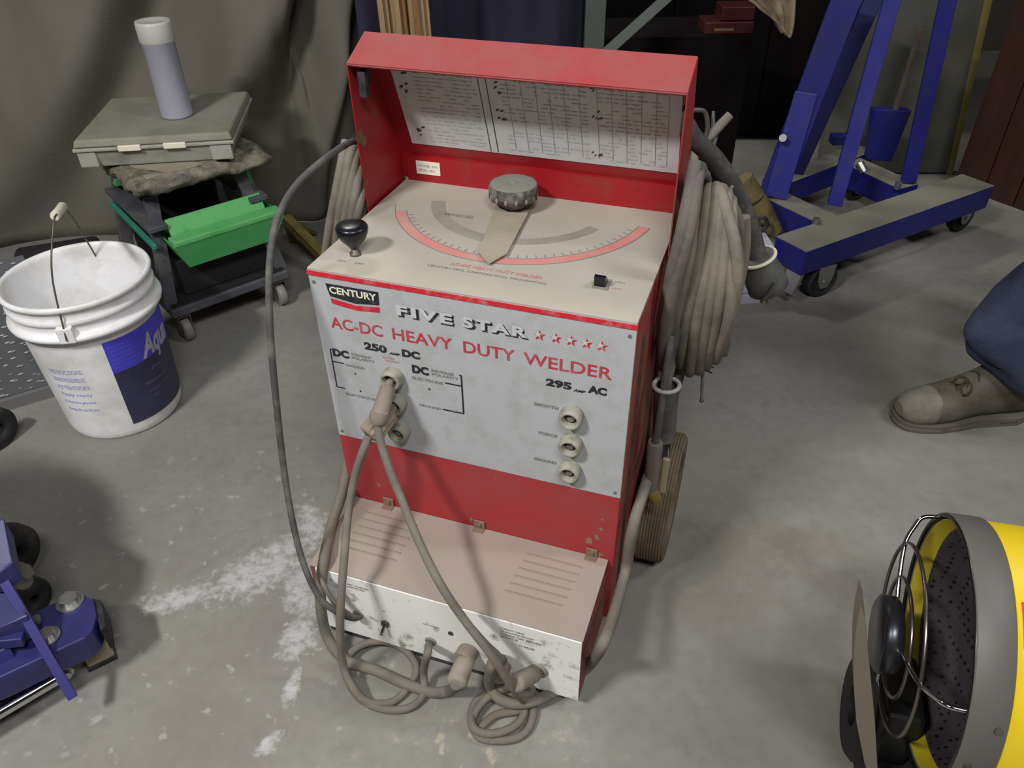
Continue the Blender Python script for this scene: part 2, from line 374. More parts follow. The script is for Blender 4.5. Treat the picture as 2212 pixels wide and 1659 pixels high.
# ------------------------------------------------------------------ hanging tarp curtain behind the left side
def curtain():
    p0 = Vector((-3.0, 1.25, 0)); p1 = P(640, 480, z=0); p2 = P(735, 462, z=0)
    path = spline([p0, Vector((-2.2, 1.82, 0)), P(0, 560, z=0)+Vector((-.05, .05, 0)), (P(0, 560, z=0)+p1)/2+Vector((-.02, .06, 0)), p1, p2, Vector((-.45, 2.72, 0))], 26)
    n = len(path); m = 60; hh = 2.3; vs = []; fs = []
    for j in range(m+1):
        z = hh*j/m
        for i in range(n):
            p = path[i]; t = (path[min(n-1, i+1)]-path[max(0, i-1)]).normalized(); nr = Vector((t.y, -t.x, 0))
            s = i/n*14.
            # folds run slanting, fanning from upper right to lower left
            ph = s*1.15 - z*2.6
            ph = s*2.1-z*9.0+1.6*noise.noise(Vector((s*.4, z*1.1, 9.))); f = .060*math.sin(ph)+.024*math.sin(ph*2.1+1.3+z)+.012*math.sin(s*3.7+z*1.1)
            f += .05*noise.noise(Vector((s*.7, z*1.8, 2.)))+.02*noise.noise(Vector((s*2.1, z*4, 5.)))
            f *= .25+.75*min(1, z/.5)
            q = p+nr*f; vs.append((q.x, q.y, z+.004))
    for j in range(m):
        for i in range(n-1): fs.append((j*n+i, j*n+i+1, (j+1)*n+i+1, (j+1)*n+i))
    o = MB().add(vs, fs, 0, True).build('tarp_curtain', curtain_mat())
    so = o.modifiers.new('s', 'SOLIDIFY'); so.thickness = .003
    tag(o, 'dull brown-grey canvas tarp hanging in slanting folds to the floor behind the bucket', 'curtain')
curtain()

# ------------------------------------------------------------------ welder
W, T, DT, BD, H1, ZG = .486, .6513, .3347, .1663, .187, .334
welder = thing('welder', 'red and grey arc welding machine with open lid in the middle of the floor', 'welder', A0, YAW)
# cabinet
mb = MB().box(0, W, .0, DT+.012, .035, T-.002, b=.003)
mb.build('cabinet', [REDSIDE], welder)
fpm = MB().box(.001, W-.001, -.0025, .0005, .036, ZG, b=.0008)
random.seed(3)
for (px, py, rr) in [(1300, 1140, .004), (1290, 1160, .006), (1275, 1168, .007), (1297, 1195, .006), (1020, 1120, .004), (1302, 1120, .003), (935, 1010, .002), (1072, 1030, .002), (820, 1045, .004), (1035, 1125, .003)]:
    c = PL(px, py, v=0)
    k = 11; fpm.add([(c.x, -.0028, c.z)]+[(c.x+math.cos(2*PI*i/k)*rr*random.uniform(.2, 1.3), -.0028, c.z+math.sin(2*PI*i/k)*rr*random.uniform(.2, 1.6)) for i in range(k)], [(0, 1+i, 1+(i+1) % k) for i in range(k)], 1)
fp = fpm.build('front_panel', [RED, mat('bare_chips', (150, 112, 90), .8, var=.2)], welder); fp['label'] = 'red lower front panel'
gp = MB().box(.0005, W-.0005, -.0035, .0005, ZG, T, b=.0008).build('control_panel', [GRAY], welder); gp['label'] = 'grey printed control panel'
tp = MB().box(.0005, W-.0005, -.0035, DT, T-.001, T+.0025, b=.0008).build('top_panel', [GRAYTOP], welder); tp['label'] = 'dusty grey top panel with the dial'
MB().box(-.0005, W+.0005, -.0047, -.0033, T-.0085, T-.0012).build('trim_stripe', [INKR], welder)
for u_, z_ in ((.0085, .632), (.477, .632), (.0085, .345), (.477, .345)):
    MB().cyl((u_, -.0034, z_), (u_, -.0052, z_), .0024, n=12).build('screw', [mat('screw_gray', (120, 122, 122), .5, .4)], gp)
# printing on the control panel (local x = u, z = height)
FY = -.0042
fn = lambda x, z: (x, FY, z); fn2 = lambda x, z: (x, FY-.0006, z)
em = MB()
em.add([(.0275, FY, .6330), (.1130, FY, .6330), (.1120, FY, .6110), (.0735, FY, .6065), (.0320, FY, .6120)][::1], [(0, 1, 2, 3, 4)], 0)
em.add([(.0320, FY, .6085), (.0735, FY, .6030), (.1120, FY, .6075), (.1112, FY, .5985), (.0735, FY, .5945), (.0332, FY, .5995)], [(0, 1, 4, 5), (1, 2, 3, 4)], 1)
put_text(em, 'CENTURY', .0330, .1095, .6175, .6295, fn2, 2, bold=.03)
em.build('emblem', [INKK, INKR, LABELW], gp)
def line(body, x0, x1, z0, z1, m, bold=0., **k):
    t = MB(); put_text(t, body, x0, x1, z0, z1, fn, 0, bold, **k); return t.build('lettering', [m], gp)
fs_ = MB()
for body, x0, x1 in (('FIVE', .139, .226), ('STAR', .2410, .3370)):
    put_text(fs_, body, x0+.0024, x1+.0024, .5972, .6150, fn, 0, bold=.075, space=1.28)
    put_text(fs_, body, x0, x1, .6000, .6175, lambda x, z: (x, FY-.0009, z), 1, bold=.045, space=1.28)
    # slab feet
fs_.build('lettering', [INKK, mat('pale_face', (192, 195, 197), .5)], gp)
for cx in (.3528, .3760, .3975, .4188, .4398):
    st = MB(); cz = .6092
    pts = [(math.sin(PI*k/5)*(.0088 if k % 2 == 0 else .0038), math.cos(PI*k/5)*(.0088 if k % 2 == 0 else .0038)) for k in range(10)]
    st.add([(cx, FY, cz)]+[(cx+x+.0012, FY, cz+z-.0012) for x, z in pts], [(0, 1+i, 1+(i+1) % 10) for i in range(10)], 0)
    st.add([(cx, FY-.0008, cz)]+[(cx+x*.72-.0006, FY-.0008, cz+z*.72+.0006) for x, z in pts], [(0, 1+i, 1+(i+1) % 10) for i in range(10)], 1)
    st.build('star', [INKR, mat('pale_face', ())], gp)
for body, x0, x1 in (('AC-DC', .0245, .1115), ('HEAVY', .1275, .2230), ('DUTY', .2400, .3180), ('WELDER', .3310, .4580)):
    line(body, x0, x1, .5555, .5755, INKA, .012)
line('250', .0765, .1145, .5265, .5405, INKK, .05); line('AMP', .1175, .1365, .5262, .5305, INKK, .04, shear=.3); line('DC', .1395, .1690, .5265, .5405, INKK, .06)
line('295', .3640, .4020, .5245, .5380, INKK, .05); line('AMP', .4045, .4225, .5238, .5285, INKK, .04, shear=.3); line('AC', .4255, .4525, .5265, .5400, INKK, .06)
line('DC', .0185, .0470, .5015, .5165, INKK, .06); line('STRAIGHT', .0510, .0860, .5095, .5145, INKG, .03); line('POLARITY', .0510, .0905, .5030, .5080, INKG, .03)
line('DC', .1535, .1810, .4995, .5150, INKK, .06); line('REVERSE', .1855, .2215, .5085, .5135, INKG, .03); line('POLARITY', .1855, .2290, .5020, .5070, INKG, .03)
line('RATED', .1060, .1250, .5170, .5205, INKP, .03); line('OUTPUT', .1090, .1330, .5115, .5150, INKP, .03)
line('GROUND', .0370, .0715, .4865, .4910, INKG, .03); line('ELECTRODE', .0290, .0820, .4270, .4320, INKG, .03)
line('ELECTRODE', .1520, .2030, .4875, .4930, INKG, .03); line('GROUND', .1590, .1960, .4365, .4410, INKG, .03)
for z_, b_, x_ in ((.4862, 'SMOOTH', .3465), (.4325, 'FORCE', .3540), (.3780, 'GROUND', .3465)): line(b_, x_, .3835, z_-.002, z_+.004, INKG, .05)
dg_ = MB()
def ln(x0, z0, x1, z1, w=.0010):
    d = Vector((x1-x0, z1-z0)); n_ = Vector((-d.y, d.x)).normalized()*w
    dg_.add([(x0-n_.x, FY, z0-n_.y), (x1-n_.x, FY, z1-n_.y), (x1+n_.x, FY, z1+n_.y), (x0+n_.x, FY, z0+n_.y)], [(0, 1, 2, 3)])
ln(.0150, .5140, .0145, .4400); ln(.0150, .5135, .0180, .5135); ln(.0150, .4905, .0350, .4905); ln(.0145, .4400, .0290, .4400)
ln(.2337, .5125, .2337, .4395, .0013); ln(.2300, .5125, .2337, .5125); ln(.2060, .4925, .2337, .4925, .0012); ln(.1990, .4395, .2337, .4395, .0013)
for cx, cz in ((.0525, .4745), (.1790, .4740), (.0570, .4410)):
    dg_.add([(cx-.002, FY, cz), (cx, FY, cz-.002), (cx+.002, FY, cz), (cx, FY, cz+.002)], [(0, 1, 2, 3)])
dg_.build('wiring_diagram', [INKK], gp)
# sockets (jacks)
def socket(u_, z_, par, y0=-.003, s=1., plugged=False):
    m_ = MB(); M = Matrix.Translation((u_, y0, z_)) @ Matrix.Rotation(PI/2, 4, 'X')
    m_.lathe([(.0172*s, 0), (.0176*s, .006*s), (.0168*s, .015*s), (.0145*s, .0195*s), (.0118*s, .0190*s), (.0100*s, .014*s), (.0098*s, .003)], 0, 32, M)
    m_.lathe([(.0100*s, .004), (.0001, .004)], 1, 24, M)
    m_.lathe([(.0060*s, .003), (.0060*s, .0120*s), (.0042*s, .0128*s), (.0001, .0125*s)], 2, 20, M)
    return m_.build('socket', [SOCK, DARKH, CABLEW], par)
for u_, z_ in ((.4050, .4815), (.4058, .4285), (.4060, .3750)): socket(u_, z_, welder)
for u_, z_ in ((.1215, .4860), (.1215, .4365), (.1215, .3790)): socket(u_, z_, welder)
# top panel: dial
DC_ = (.2345, .3060); TZ = T+.0030
dl = MB()
a0, a1 = math.radians(205), math.radians(347)
dl.arc(DC_, .200, .2165, math.radians(207), math.radians(350), TZ-.001, TZ, 0)
dl.build('dial_arc', [INKP], tp)
dl = MB(); dl.arc(DC_, .2170, .2182, math.radians(200), math.radians(350), TZ-.001, TZ+.0001, 0); dl.arc(DC_, .1985, .1995, math.radians(207), math.radians(350), TZ-.001, TZ+.0001, 0)
for k in range(34):
    t = math.radians(212+k*4); dl.prism([(DC_[0]+math.cos(t)*.189, DC_[1]+math.sin(t)*.189, TZ), (DC_[0]+math.cos(t)*.197, DC_[1]+math.sin(t)*.197, TZ), (DC_[0]+math.cos(t+.006)*.197, DC_[1]+math.sin(t+.006)*.197, TZ), (DC_[0]+math.cos(t+.006)*.189, DC_[1]+math.sin(t+.006)*.189, TZ)], (0, 0, .0002))
dl.build('dial_scale', [INKG], tp)
dl = MB(); dl.arc(DC_, .135, .1585, math.radians(196), math.radians(262), TZ-.001, TZ, 0); dl.arc(DC_, .135, .1545, math.radians(268), math.radians(335), TZ-.001, TZ, 0)
dl.build('dial_band', [INKS], tp)
tfn = lambda x, y: (x, y, TZ+.0002)
for body, xa, xb, ya_, yb, mm, bo in (('AC-DC HEAVY DUTY WELDER', .195, .335, .066, .074, INKP, .02), ('CENTURY MFG. CORPORATION  MINNEAPOLIS', .165, .345, .053, .058, INKG, 0), ('ON      OFF', .0330, .0750, .0270, .0310, INKG, 0),
                                     ('HIGH', .4340, .4480, .0880, .0920, INKG, 0), ('LOW', .4340, .4480, .0700, .0740, INKP, 0), ('AMPERES', .1110, .1720, .2180, .2270, INKS, .03)):
    t = MB(); put_text(t, body, xa, xb, ya_, yb, tfn, 0, bo); t.build('lettering', [mm], tp)
# pointer + big knob
pt = MB(); kc = Vector((.2235, .2720, 0)); tip = Vector((.2530, .0770, 0)); dr = (tip-kc).normalized(); sd = Vector((-dr.y, dr.x, 0))
poly = [kc-dr*.01+sd*.030, kc-dr*.01-sd*.030, tip-dr*.034-sd*.0235, tip-dr*.012-sd*.010, tip, tip-dr*.012+sd*.006, tip-dr*.034+sd*.019]
poly = [Vector((p.x, p.y, T+.007)) for p in poly]
pt.prism(poly, (0, 0, .0016)); pt.build('pointer', [mat('pointer_plate', (162, 154, 138), .8, var=.06, col2=(144, 134, 112), mix=.35, mscale=14, sharp=.2)], welder)
kb = MB(); KZ = T+.0086
kb.lathe([(.020, 0), (.024, .006), (.028, .012)], 0, 40, Matrix.Translation((kc.x, kc.y, KZ)))
ring = []
for zz, kk in ((.012, .0), (.016, 1.), (.034, 1.), (.038, .6)):
    r_ = []
    for k in range(96):
        t = 2*PI*k/96; sc = .0375+.0025*abs(math.cos(t*7))*kk+(-.006 if zz == .012 else 0)
        r_.append(Vector((kc.x+math.cos(t)*sc, kc.y+math.sin(t)*sc, KZ+zz)))
    ring.append(r_)
kb.rings(ring, 0); kb.lathe([(.0375, .0385), (.034, .0405), (.012, .0415), (.0001, .0405)], 1, 48, Matrix.Translation((kc.x, kc.y, KZ)))
kb.ball((kc.x, kc.y, KZ+.0405), .006, 1, 12, (1, 1, .4))
for k in range(14):
    t = 2*PI*(k+.5)/14; kb.ball((kc.x+math.cos(t)*.0372, kc.y+math.sin(t)*.0372, KZ+.020), .0055, 1, 8, (.6, .6, .9))
kb.build('amperage_knob', [BLACKD, DUSTG], welder)
# black mushroom knob
kn = MB(); c = Vector((.0500, .0530, T))
kn.lathe([(.0001, .042), (.0001, .042), (.006, .0415), (.019, .0415)][0:0]+[(.0045, .0), (.0050, .012), (.011, .020), (.019, .030), (.0235, .041), (.0238, .047), (.0215, .0505), (.012, .0525), (.0001, .053)], 0, 40, Matrix.Translation(c))
kn.build('crank_knob', [BLACKP], welder)
ks = MB().lathe([(.0085, 0), (.0085, .004), (.0055, .005), (.0052, .014), (.0001, .0142)], 0, 24, Matrix.Translation(c+Vector((0, 0, .0025)))); ks.build('knob_stem', [STEELD], welder)
# rocker switch
sw = MB(); c = PL(1300, 618, z=T); sw.box(c.x-.011, c.x+.011, c.y-.014, c.y+.014, T+.002, T+.0045, 0)
sw.prism([(c.x-.009, c.y-.010, T+.004), (c.x-.009, c.y+.010, T+.004), (c.x-.009, c.y+.004, T+.010), (c.x-.009, c.y-.008, T+.022), (c.x-.009, c.y-.014, T+.020)], (.016, 0, 0), 1, .001)
sw.build('rocker_switch', [DUSTG, BLACKP], welder)
# lid: hinged shell leaning forward
lid = MB(); t_ = .0016
p_h, p_t = (DT+.006, T+.0500), (.2590, .9135); p_l = (.1945, .8845)
def sheet(m_, pts, x0, x1, mi=0):
    """bent sheet: profile pts (y,z) extruded in x"""
    n = len(pts)
    for i in range(n-1):
        (y0, z0), (y1, z1) = pts[i], pts[i+1]; d = Vector((y1-y0, z1-z0)).normalized(); nn = Vector((-d.y, d.x))*t_
        m_.prism([(x0, y0, z0), (x0, y1, z1), (x0, y1+nn.x, z1+nn.y), (x0, y0+nn.x, z0+nn.y)], (x1-x0, 0, 0), mi)
LX0, LX1 = -.005, W+.004
sheet(lid, [(p_h[0], p_h[1]-.045), p_h, p_t], LX0, LX1, 1)
lidn = lid.build('lid', [REDD, REDIN], welder)
lp = MB(); sheet(lp, [p_l, p_t], LX0, LX1, 0)
sheet(lp, [(p_l[0]+.008, p_l[1]-.004), p_l], LX0, LX1, 0)
lp.build('front_lip', [REDD], lidn)
side = [p_t, p_l, (.1960, .760), (.2010, T-.006), (DT+.004, T-.05), (DT+.006, T+.05)]
for x0 in (LX0-.0008, LX1-.0008):
    sl = MB(); sl.prism([(x0, y_, z_) for y_, z_ in side], (.0018, 0, 0)); sl.build('side_flange', [REDIN if x0 < .1 else REDSIDE], lidn)
tb = MB()   # latch tabs / rubber bumpers
tb.cyl((.004, .222, .862), (.013, .222, .862), .012, n=20); tb.box(.004, .016, .205, .214, .835, .872, 0)
tb.build('bumper', [RUBBER], lidn)
tb = MB(); tb.prism([(LX1-.008, .236+.010*math.cos(a*PI/8), .835+.022*math.sin(a*PI/8)) for a in range(16)], (.0035, 0, 0)); tb.build('bumper', [RUBBER], lidn)
random.seed(5)
for (yy, zz, rr) in ((.20, .775, .012), (.212, .765, .009), (.203, .70, .006)):
    wp = MB(); k = 10; wp.add([(LX0+.0014, yy, zz)]+[(LX0+.0014, yy+math.cos(2*PI*i/k)*rr*random.uniform(.6, 1.2), zz+math.sin(2*PI*i/k)*rr*random.uniform(.6, 1.2)) for i in range(k)], [(0, 1+i, 1+(i+1) % k) for i in range(k)])
    wp.build('rust_patch', mat('rust', (120, 92, 66), .9, var=.2), lidn)
# chart on the inside of the lid
pd = Vector((0, p_t[0]-p_h[0], p_t[1]-p_h[1])); PLN = pd.length; pd.normalize(); pnn = Vector((0, -pd.z, pd.y)); org = Vector((0, p_h[0], p_h[1]))
def ch(x, s, lift=.0036):
    return org+pd*s+pnn*lift+Vector((x, 0, 0))
chart = MB(); x0, x1, s0, s1 = .022, .4745, .0240, PLN-.004
chart.prism([ch(x0, s0, .0018), ch(x1, s0, .0018), ch(x1, s1, .0018), ch(x0, s1, .0018)], pnn*.0012, 0)
def cl(xa, sa, xb, sb, mi=1):
    chart.add([ch(xa, sa), ch(xb, sa), ch(xb, sb), ch(xa, sb)], [(0, 1, 2, 3)], mi)
cl(.1655, s0+.002, .1668, s1, 2); cl(.1780, s0+.002, .1795, s1, 2)
random.seed(11)
for xx in (.211, .233, .256, .277, .300, .323, .350, .372, .394, .416, .438, .456): cl(xx, s0+.012, xx+.0006, s1, 1)
for r_ in range(26):
    s_ = s0+.010+r_*(s1-s0-.012)/26
    for xa, xb in ((.058, .160), (.200, .335), (.352, .455)):
        x = xa
        while x < xb-.006:
            w_ = random.uniform(.004, .016)
            if random.random() < .72: cl(x, s_, min(xb, x+w_), s_+.0022, 3)
            x += w_+random.uniform(.0015, .005)
for (px, sa) in ((.190, .15), (.192, .10), (.345, .045), (.343, .165), (.345, .115), (.035, .17), (.036, .135), (.040, .05)):
    for k in range(5):
        a = random.uniform(-.008, .008); bq = random.uniform(-.010, .010); w_ = random.uniform(.002, .006)
        chart.add([ch(px+a, sa+bq), ch(px+a+w_, sa+bq+.001), ch(px+a+w_+.002, sa+bq+.0045), ch(px+a+.002, sa+bq+.004)], [(0, 1, 2, 3)], 2)
put_text(chart, 'CENTURY WELDING GUIDE', .062, .150, s0+.150, s0+.156, lambda x, s: ch(x, s), 2)
chart.build('instruction_chart', [PAPER, INKG, mat('chart_ink', (66, 66, 68), .7), mat('chart_text', (188, 190, 195), .7)], lidn)
# back rail
br = MB(); rz0, rz1 = T+.002, T+.047
pr = [(.006, rz0), (W-.004, rz0), (W-.004, rz1+.002), (.020, rz1), (.010, rz1-.004), (.006, rz1-.014)]
br.prism([(x, DT-.001, z) for x, z in pr], (0, .004, 0)); brn = br.build('back_rail', [REDIN], welder)
lb = MB().box(.024, .069, DT-.0026, DT-.0012, T+.0165, T+.0400, b=.0004)
put_text(lb, 'MODEL 295', .028, .064, T+.030, T+.034, lambda x, z: (x, DT-.0029, z), 1); put_text(lb, 'SERIAL 3802', .028, .060, T+.022, T+.026, lambda x, z: (x, DT-.0029, z), 1)
lb.build('sticker', [LABELW, INKG], brn)
# side rear panel edges
MB().box(W, W+.004, .05, .056, .05, .60).build('side_seam', [STEELD], welder)
rb = MB().box(W, W+.006, .235, DT+.012, .05, T-.01, b=.001); rb.build('rear_panel', [mat('rusty_brown', (96, 72, 56), .8, var=.2)], welder)
# lower front housing
lh = MB(); i_ = .010
lhp = lh.box(i_, W-i_, -BD, -.003, .030, H1, b=.0025).build('lower_housing', [mat('housing_red', (120, 48, 46), .7, var=.15, col2=(120, 92, 84), mix=.4, mscale=9)], welder)
MB().box(i_-.0005, W-i_+.0005, -BD-.001, -.003, H1-.0005, H1+.0018, b=.0008).build('housing_top', [TAN], lhp)['label'] = 'dust covered tan louvred top'
for xa, xb in ((.045, .145), (.345, .440)):
    lv = MB()
    for k in range(6):
        yy = -.030-k*.0165; sh = (-.002*k if xa > .2 else .0)
        lv.prism([(xa+sh, yy, H1+.0015), (xb+sh, yy, H1+.0015), (xb+sh, yy-.003, H1+.0034), (xa+sh, yy-.003, H1+.0034)], (0, -.0012, -.0008), 0)
    lv.build('louvres', [mat('louvre_tan', (146, 132, 121), .85)], lhp)
MB().box(i_+.012, W-i_-.001, -BD-.0024, -BD+.001, .030, H1-.001, b=.0006).build('face_plate', [WHITEP], lhp)
for cx in (.078, .250, .448):
    cb = MB(); cb.box(cx-.010, cx+.010, -.0065, -.0035, H1, H1+.020, 0, b=.001); cb.box(cx-.010, cx+.010, -.016, -.0035, H1+.001, H1+.0032, 0, b=.0006)
    cb.cyl((cx, -.0065, H1+.012), (cx, -.0095, H1+.012), .0045, 0, 6); cb.build('mounting_tab', [mat('tab_steel', (140, 118, 100), .7, .3, var=.2)], lhp)
FB = -BD-.0030; ffn = lambda x, z: (x, FB, z)
for body, xa, xb, za, zb in (('ARC STARTER', .078, .118, .166, .170), ('CAUTION HIGH', .078, .110, .160, .164), ('CONNECT CABLES', .345, .385, .166, .170), ('AS SHOWN BELOW', .345, .400, .159, .163), ('POWER OFF BEFORE', .345, .412, .151, .156), ('SERVICE', .345, .374, .145, .149), ('TO WELDER', .375, .402, .133, .138), ('TO WORK', .210, .240, .118, .121), ('OFF', .136, .143, .120, .123)):
    tt = MB(); put_text(tt, body, xa, xb, za, zb, ffn, 0, .02); tt.build('lettering', [mat('ink_on_white', (120, 118, 112), .7)], lhp)
def grommet(u_, z_, r, par, name='grommet'):
    MB().torus((u_, FB, z_), (0, 1, 0), r, r*.38, 0, 28, 8).build(name, [PLUGM], par)
HZ = {}
for nm, (px, py) in dict(ctl=(775, 1325), lead=(932, 1382), plugA=(1015, 1402), plugB=(1085, 1432), plugC=(1165, 1445)).items():
    HZ[nm] = PL(px, py, v=-BD)
    grommet(HZ[nm].x, HZ[nm].z, .0075 if nm in ('ctl', 'lead') else .0115, lhp)
tg = MB(); c = PL(835, 1345, v=-BD); tg.cyl((c.x, FB, c.z+.003), (c.x, FB-.004, c.z+.003), .0075, 0, 6); tg.cyl((c.x, FB-.003, c.z+.003), (c.x-.002, FB-.014, c.z-.009), .0028, 1, 12); tg.ball((c.x-.002, FB-.014, c.z-.009), .0034, 1, 10)
tg.build('toggle_switch', [STEELD, CHROME], lhp)
c = PL(975, 1365, v=-BD); MB().cyl((c.x, FB+.001, c.z), (c.x, FB-.001, c.z), .0045, 0, 16).build('screw', [STEELD], lhp)
# legs / base
bs = MB().box(.014, W-.055, -.158, DT, .0, .0295, b=.003); bs.build('base_frame', [mat('dark_base', (60, 58, 62), .7, var=.15)], welder)
# wheels
for x_ in (-.055, W+.040):
    wm = MB(); M = Matrix.Translation((x_, .235, .125)) @ Matrix.Rotation(PI/2, 4, 'Y')
    hw = .030
    prof = [(.086, -hw+.004), (.118, -hw+.001), (.123, -hw+.006)]
    k = -hw+.008
    while k < hw-.008:
        prof += [(.125, k), (.125, k+.0032), (.1225, k+.0036), (.1225, k+.0048)]; k += .0052
    prof += [(.123, hw-.006), (.118, hw-.001), (.086, hw-.004), (.086, -hw+.004)]
    wm.lathe(prof, 0, 64, M); w_ = wm.build('wheel', [TIREM], welder)
    hb = MB().lathe([(.0001, -.020), (.030, -.020), (.034, -.010), (.086, -.012), (.086, .012), (.034, .010), (.030, .020), (.0001, .020)], 0, 40, M); hb.build('hub', [STEELD], w_)
MB().cyl((-.06, .235, .125), (W+.060, .235, .125), .010, 0, 16).build('axle', [STEELD], welder)
# cable hangers at the back corners
hk = MB()
for s_, x0 in ((-1, 0.), (1, W)):
    hm = MB(); hm.tube(spline([(x0, .31, .60), (x0+s_*.03, .315, .615), (x0+s_*.075, .32, .62), (x0+s_*.10, .32, .66)]), .006, 0, 10); hm.build('cable_hook', [STEELD], welder)

# ------------------------------------------------------------------ cables (each a thing of its own, lying in world space)
def pts(*a):
    out = []
    for q in a:
        px, py, kind, val = q; out.append(P(px, py, **{kind: val}))
    return out
def wl(u_, v_, z_): return A0+U*u_+V*v_+Z*z_
def cable(name, label, path, r, m, k=8, cat='cable', n=12, group=None):
    o = MB().tube(spline(path, k), r, 0, n).build(name, [m]); return tag(o, label, cat, group)
def plug_part(par, p, q, r, m, fl=False, name='plug'):
    d = (q-p); mb = MB(); seq = [0, .04, .10, .16, .2, .9, .96, 1.]; rad = [.45, .5, .55, .62, 1., 1.08, 1.05, .7]
    path = [p+d*t for t in seq]
    if not fl: mb.tube(path, [r*x for x in rad], 0, 20)
    else:
        n = 60; dn = d.normalized(); a = dn.orthogonal().normalized(); b_ = dn.cross(a); R = []
        for t, x in zip(seq, rad): R.append([p+d*t+(a*math.cos(2*PI*i/n)+b_*math.sin(2*PI*i/n))*r*x*(1+(.10 if .1 < t < .97 else 0)*math.sin(i*2*PI/5)) for i in range(n)])
        mb.rings(R, 0)
    return mb.build(name, [m], par)
# thin control cable arching on the left
cable('control_cable', 'thin dark cable arching out left from the open lid and down into the white plate',
      [wl(-.05, .345, .60)]+pts((782, 318, 'v', .29), (768, 306, 'v', .26), (748, 312, 'v', .20), (700, 345, 'v', .12), (640, 400, 'v', .06), (600, 470, 'v', .0), (583, 560, 'v', -.05), (583, 700, 'v', -.09), (598, 880, 'v', -.12), (620, 1060, 'v', -.15), (650, 1200, 'v', -.19), (690, 1290, 'v', -.215), (735, 1325, 'v', -.21))+[A0+U*HZ['ctl'].x+V*(-BD-.010)+Z*HZ['ctl'].z, A0+U*HZ['ctl'].x+V*(-BD+.01)+Z*HZ['ctl'].z], .0052, CABLED)
# second control wire near the same hole
cable('control_cable', 'short grey cable from the left side to the same hole of the white plate',
      pts((688, 1225, 'v', -.14), (695, 1255, 'v', -.19), (722, 1300, 'v', -.20), (760, 1330, 'v', -.19))+[A0+U*(HZ['ctl'].x+.004)+V*(-BD-.004)+Z*(HZ['ctl'].z-.004)], .0040, CABLE)
# lead from upper left socket -> plug -> right branch
s1_ = wl(.1215, -.018, .4860); h1a = P(832, 822, v=-.045); h1b = P(817, 905, v=-.075)
c1 = [h1b]+pts((820, 945, 'v', -.085), (840, 1010, 'v', -.10), (868, 1080, 'v', -.12), (905, 1170, 'v', -.17), (950, 1260, 'v', -.215), (1000, 1335, 'v', -.225), (1050, 1400, 'v', -.235), (1085, 1450, 'v', -.235), (1110, 1490, 'v', -.225), (1132, 1516, 'z', .03), (1118, 1535, 'z', .012), (1070, 1545, 'z', .010), (1035, 1580, 'z', .009), (1060, 1600, 'z', .009))
o = cable('welding_lead', 'grey lead plugged into the top left socket, slanting down right to the coil', c1, .0066, CABLE, group=None)
plug_part(o, s1_, h1b, .0120, PLUGM)
MB().tube([P(819, 890, v=-.072), P(818, 902, v=-.075), P(817, 912, v=-.077)], [.0135, .0145, .0110], 0, 20).build('plug_collar', [PLUGM], o)
# lead from middle left socket with fluted plug -> left branch -> down, round the left coil
s2_ = wl(.1215, -.018, .4365); h2b = P(797, 942, v=-.070)
c2 = [h2b]+pts((780, 985, 'v', -.09), (764, 1040, 'v', -.10), (752, 1110, 'v', -.13), (744, 1200, 'v', -.19), (737, 1290, 'v', -.225), (735, 1370, 'v', -.24), (742, 1440, 'v', -.245), (765, 1490, 'z', .03), (800, 1518, 'z', .010), (850, 1515, 'z', .008), (885, 1480, 'z', .008), (900, 1440, 'z', .010), (870, 1400, 'z', .009), (820, 1385, 'z', .02), (770, 1400, 'z', .02), (745, 1440, 'z', .02), (770, 1500, 'z', .009), (820, 1530, 'z', .008), (880, 1530, 'z', .008), (915, 1500, 'z', .012), (915, 1450, 'z', .04), (924, 1410, 'v', -.215))+[wl(HZ['lead'].x, -BD-.010, HZ['lead'].z), wl(HZ['lead'].x, -BD+.01, HZ['lead'].z)]
o = cable('welding_lead', 'grey lead with a ribbed plug, running straight down to the left floor coil', c2, .0066, CABLE)
plug_part(o, s2_, h2b, .0172, mat('plug_ribbed', (140, 128, 112), .85, var=.12), True)
# heavy cable from behind the left side, round to the plug A
c3 = [wl(-.03, .30, .58), wl(-.045, .26, .40), wl(-.035, .12, .30)]+pts((742, 1050, 'v', -.02), (718, 1130, 'v', -.08), (700, 1210, 'v', -.16), (692, 1290, 'v', -.19), (705, 1370, 'v', -.20), (745, 1425, 'z', .030), (810, 1448, 'z', .014), (870, 1475, 'z', .014), (930, 1495, 'z', .014), (970, 1492, 'z', .018))+[P(985, 1478, v=-.235)]
o = cable('welding_cable', 'thick grey cable from the left side crossing the left floor coil to a pale plug', c3, .0092, CABLE)
pA = wl(HZ['plugA'].x, -BD-.006, HZ['plugA'].z); plug_part(o, pA, P(985, 1478, v=-.235), .0155, mat('plug_pale', (152, 144, 130), .85, var=.1))
MB().tube([wl(HZ['plugA'].x, -BD-.003, HZ['plugA'].z), wl(HZ['plugA'].x-.004, -BD-.028, HZ['plugA'].z+.004)], [.0175, .0165], 0, 24).build('plug_collar', [PLUGM], o)
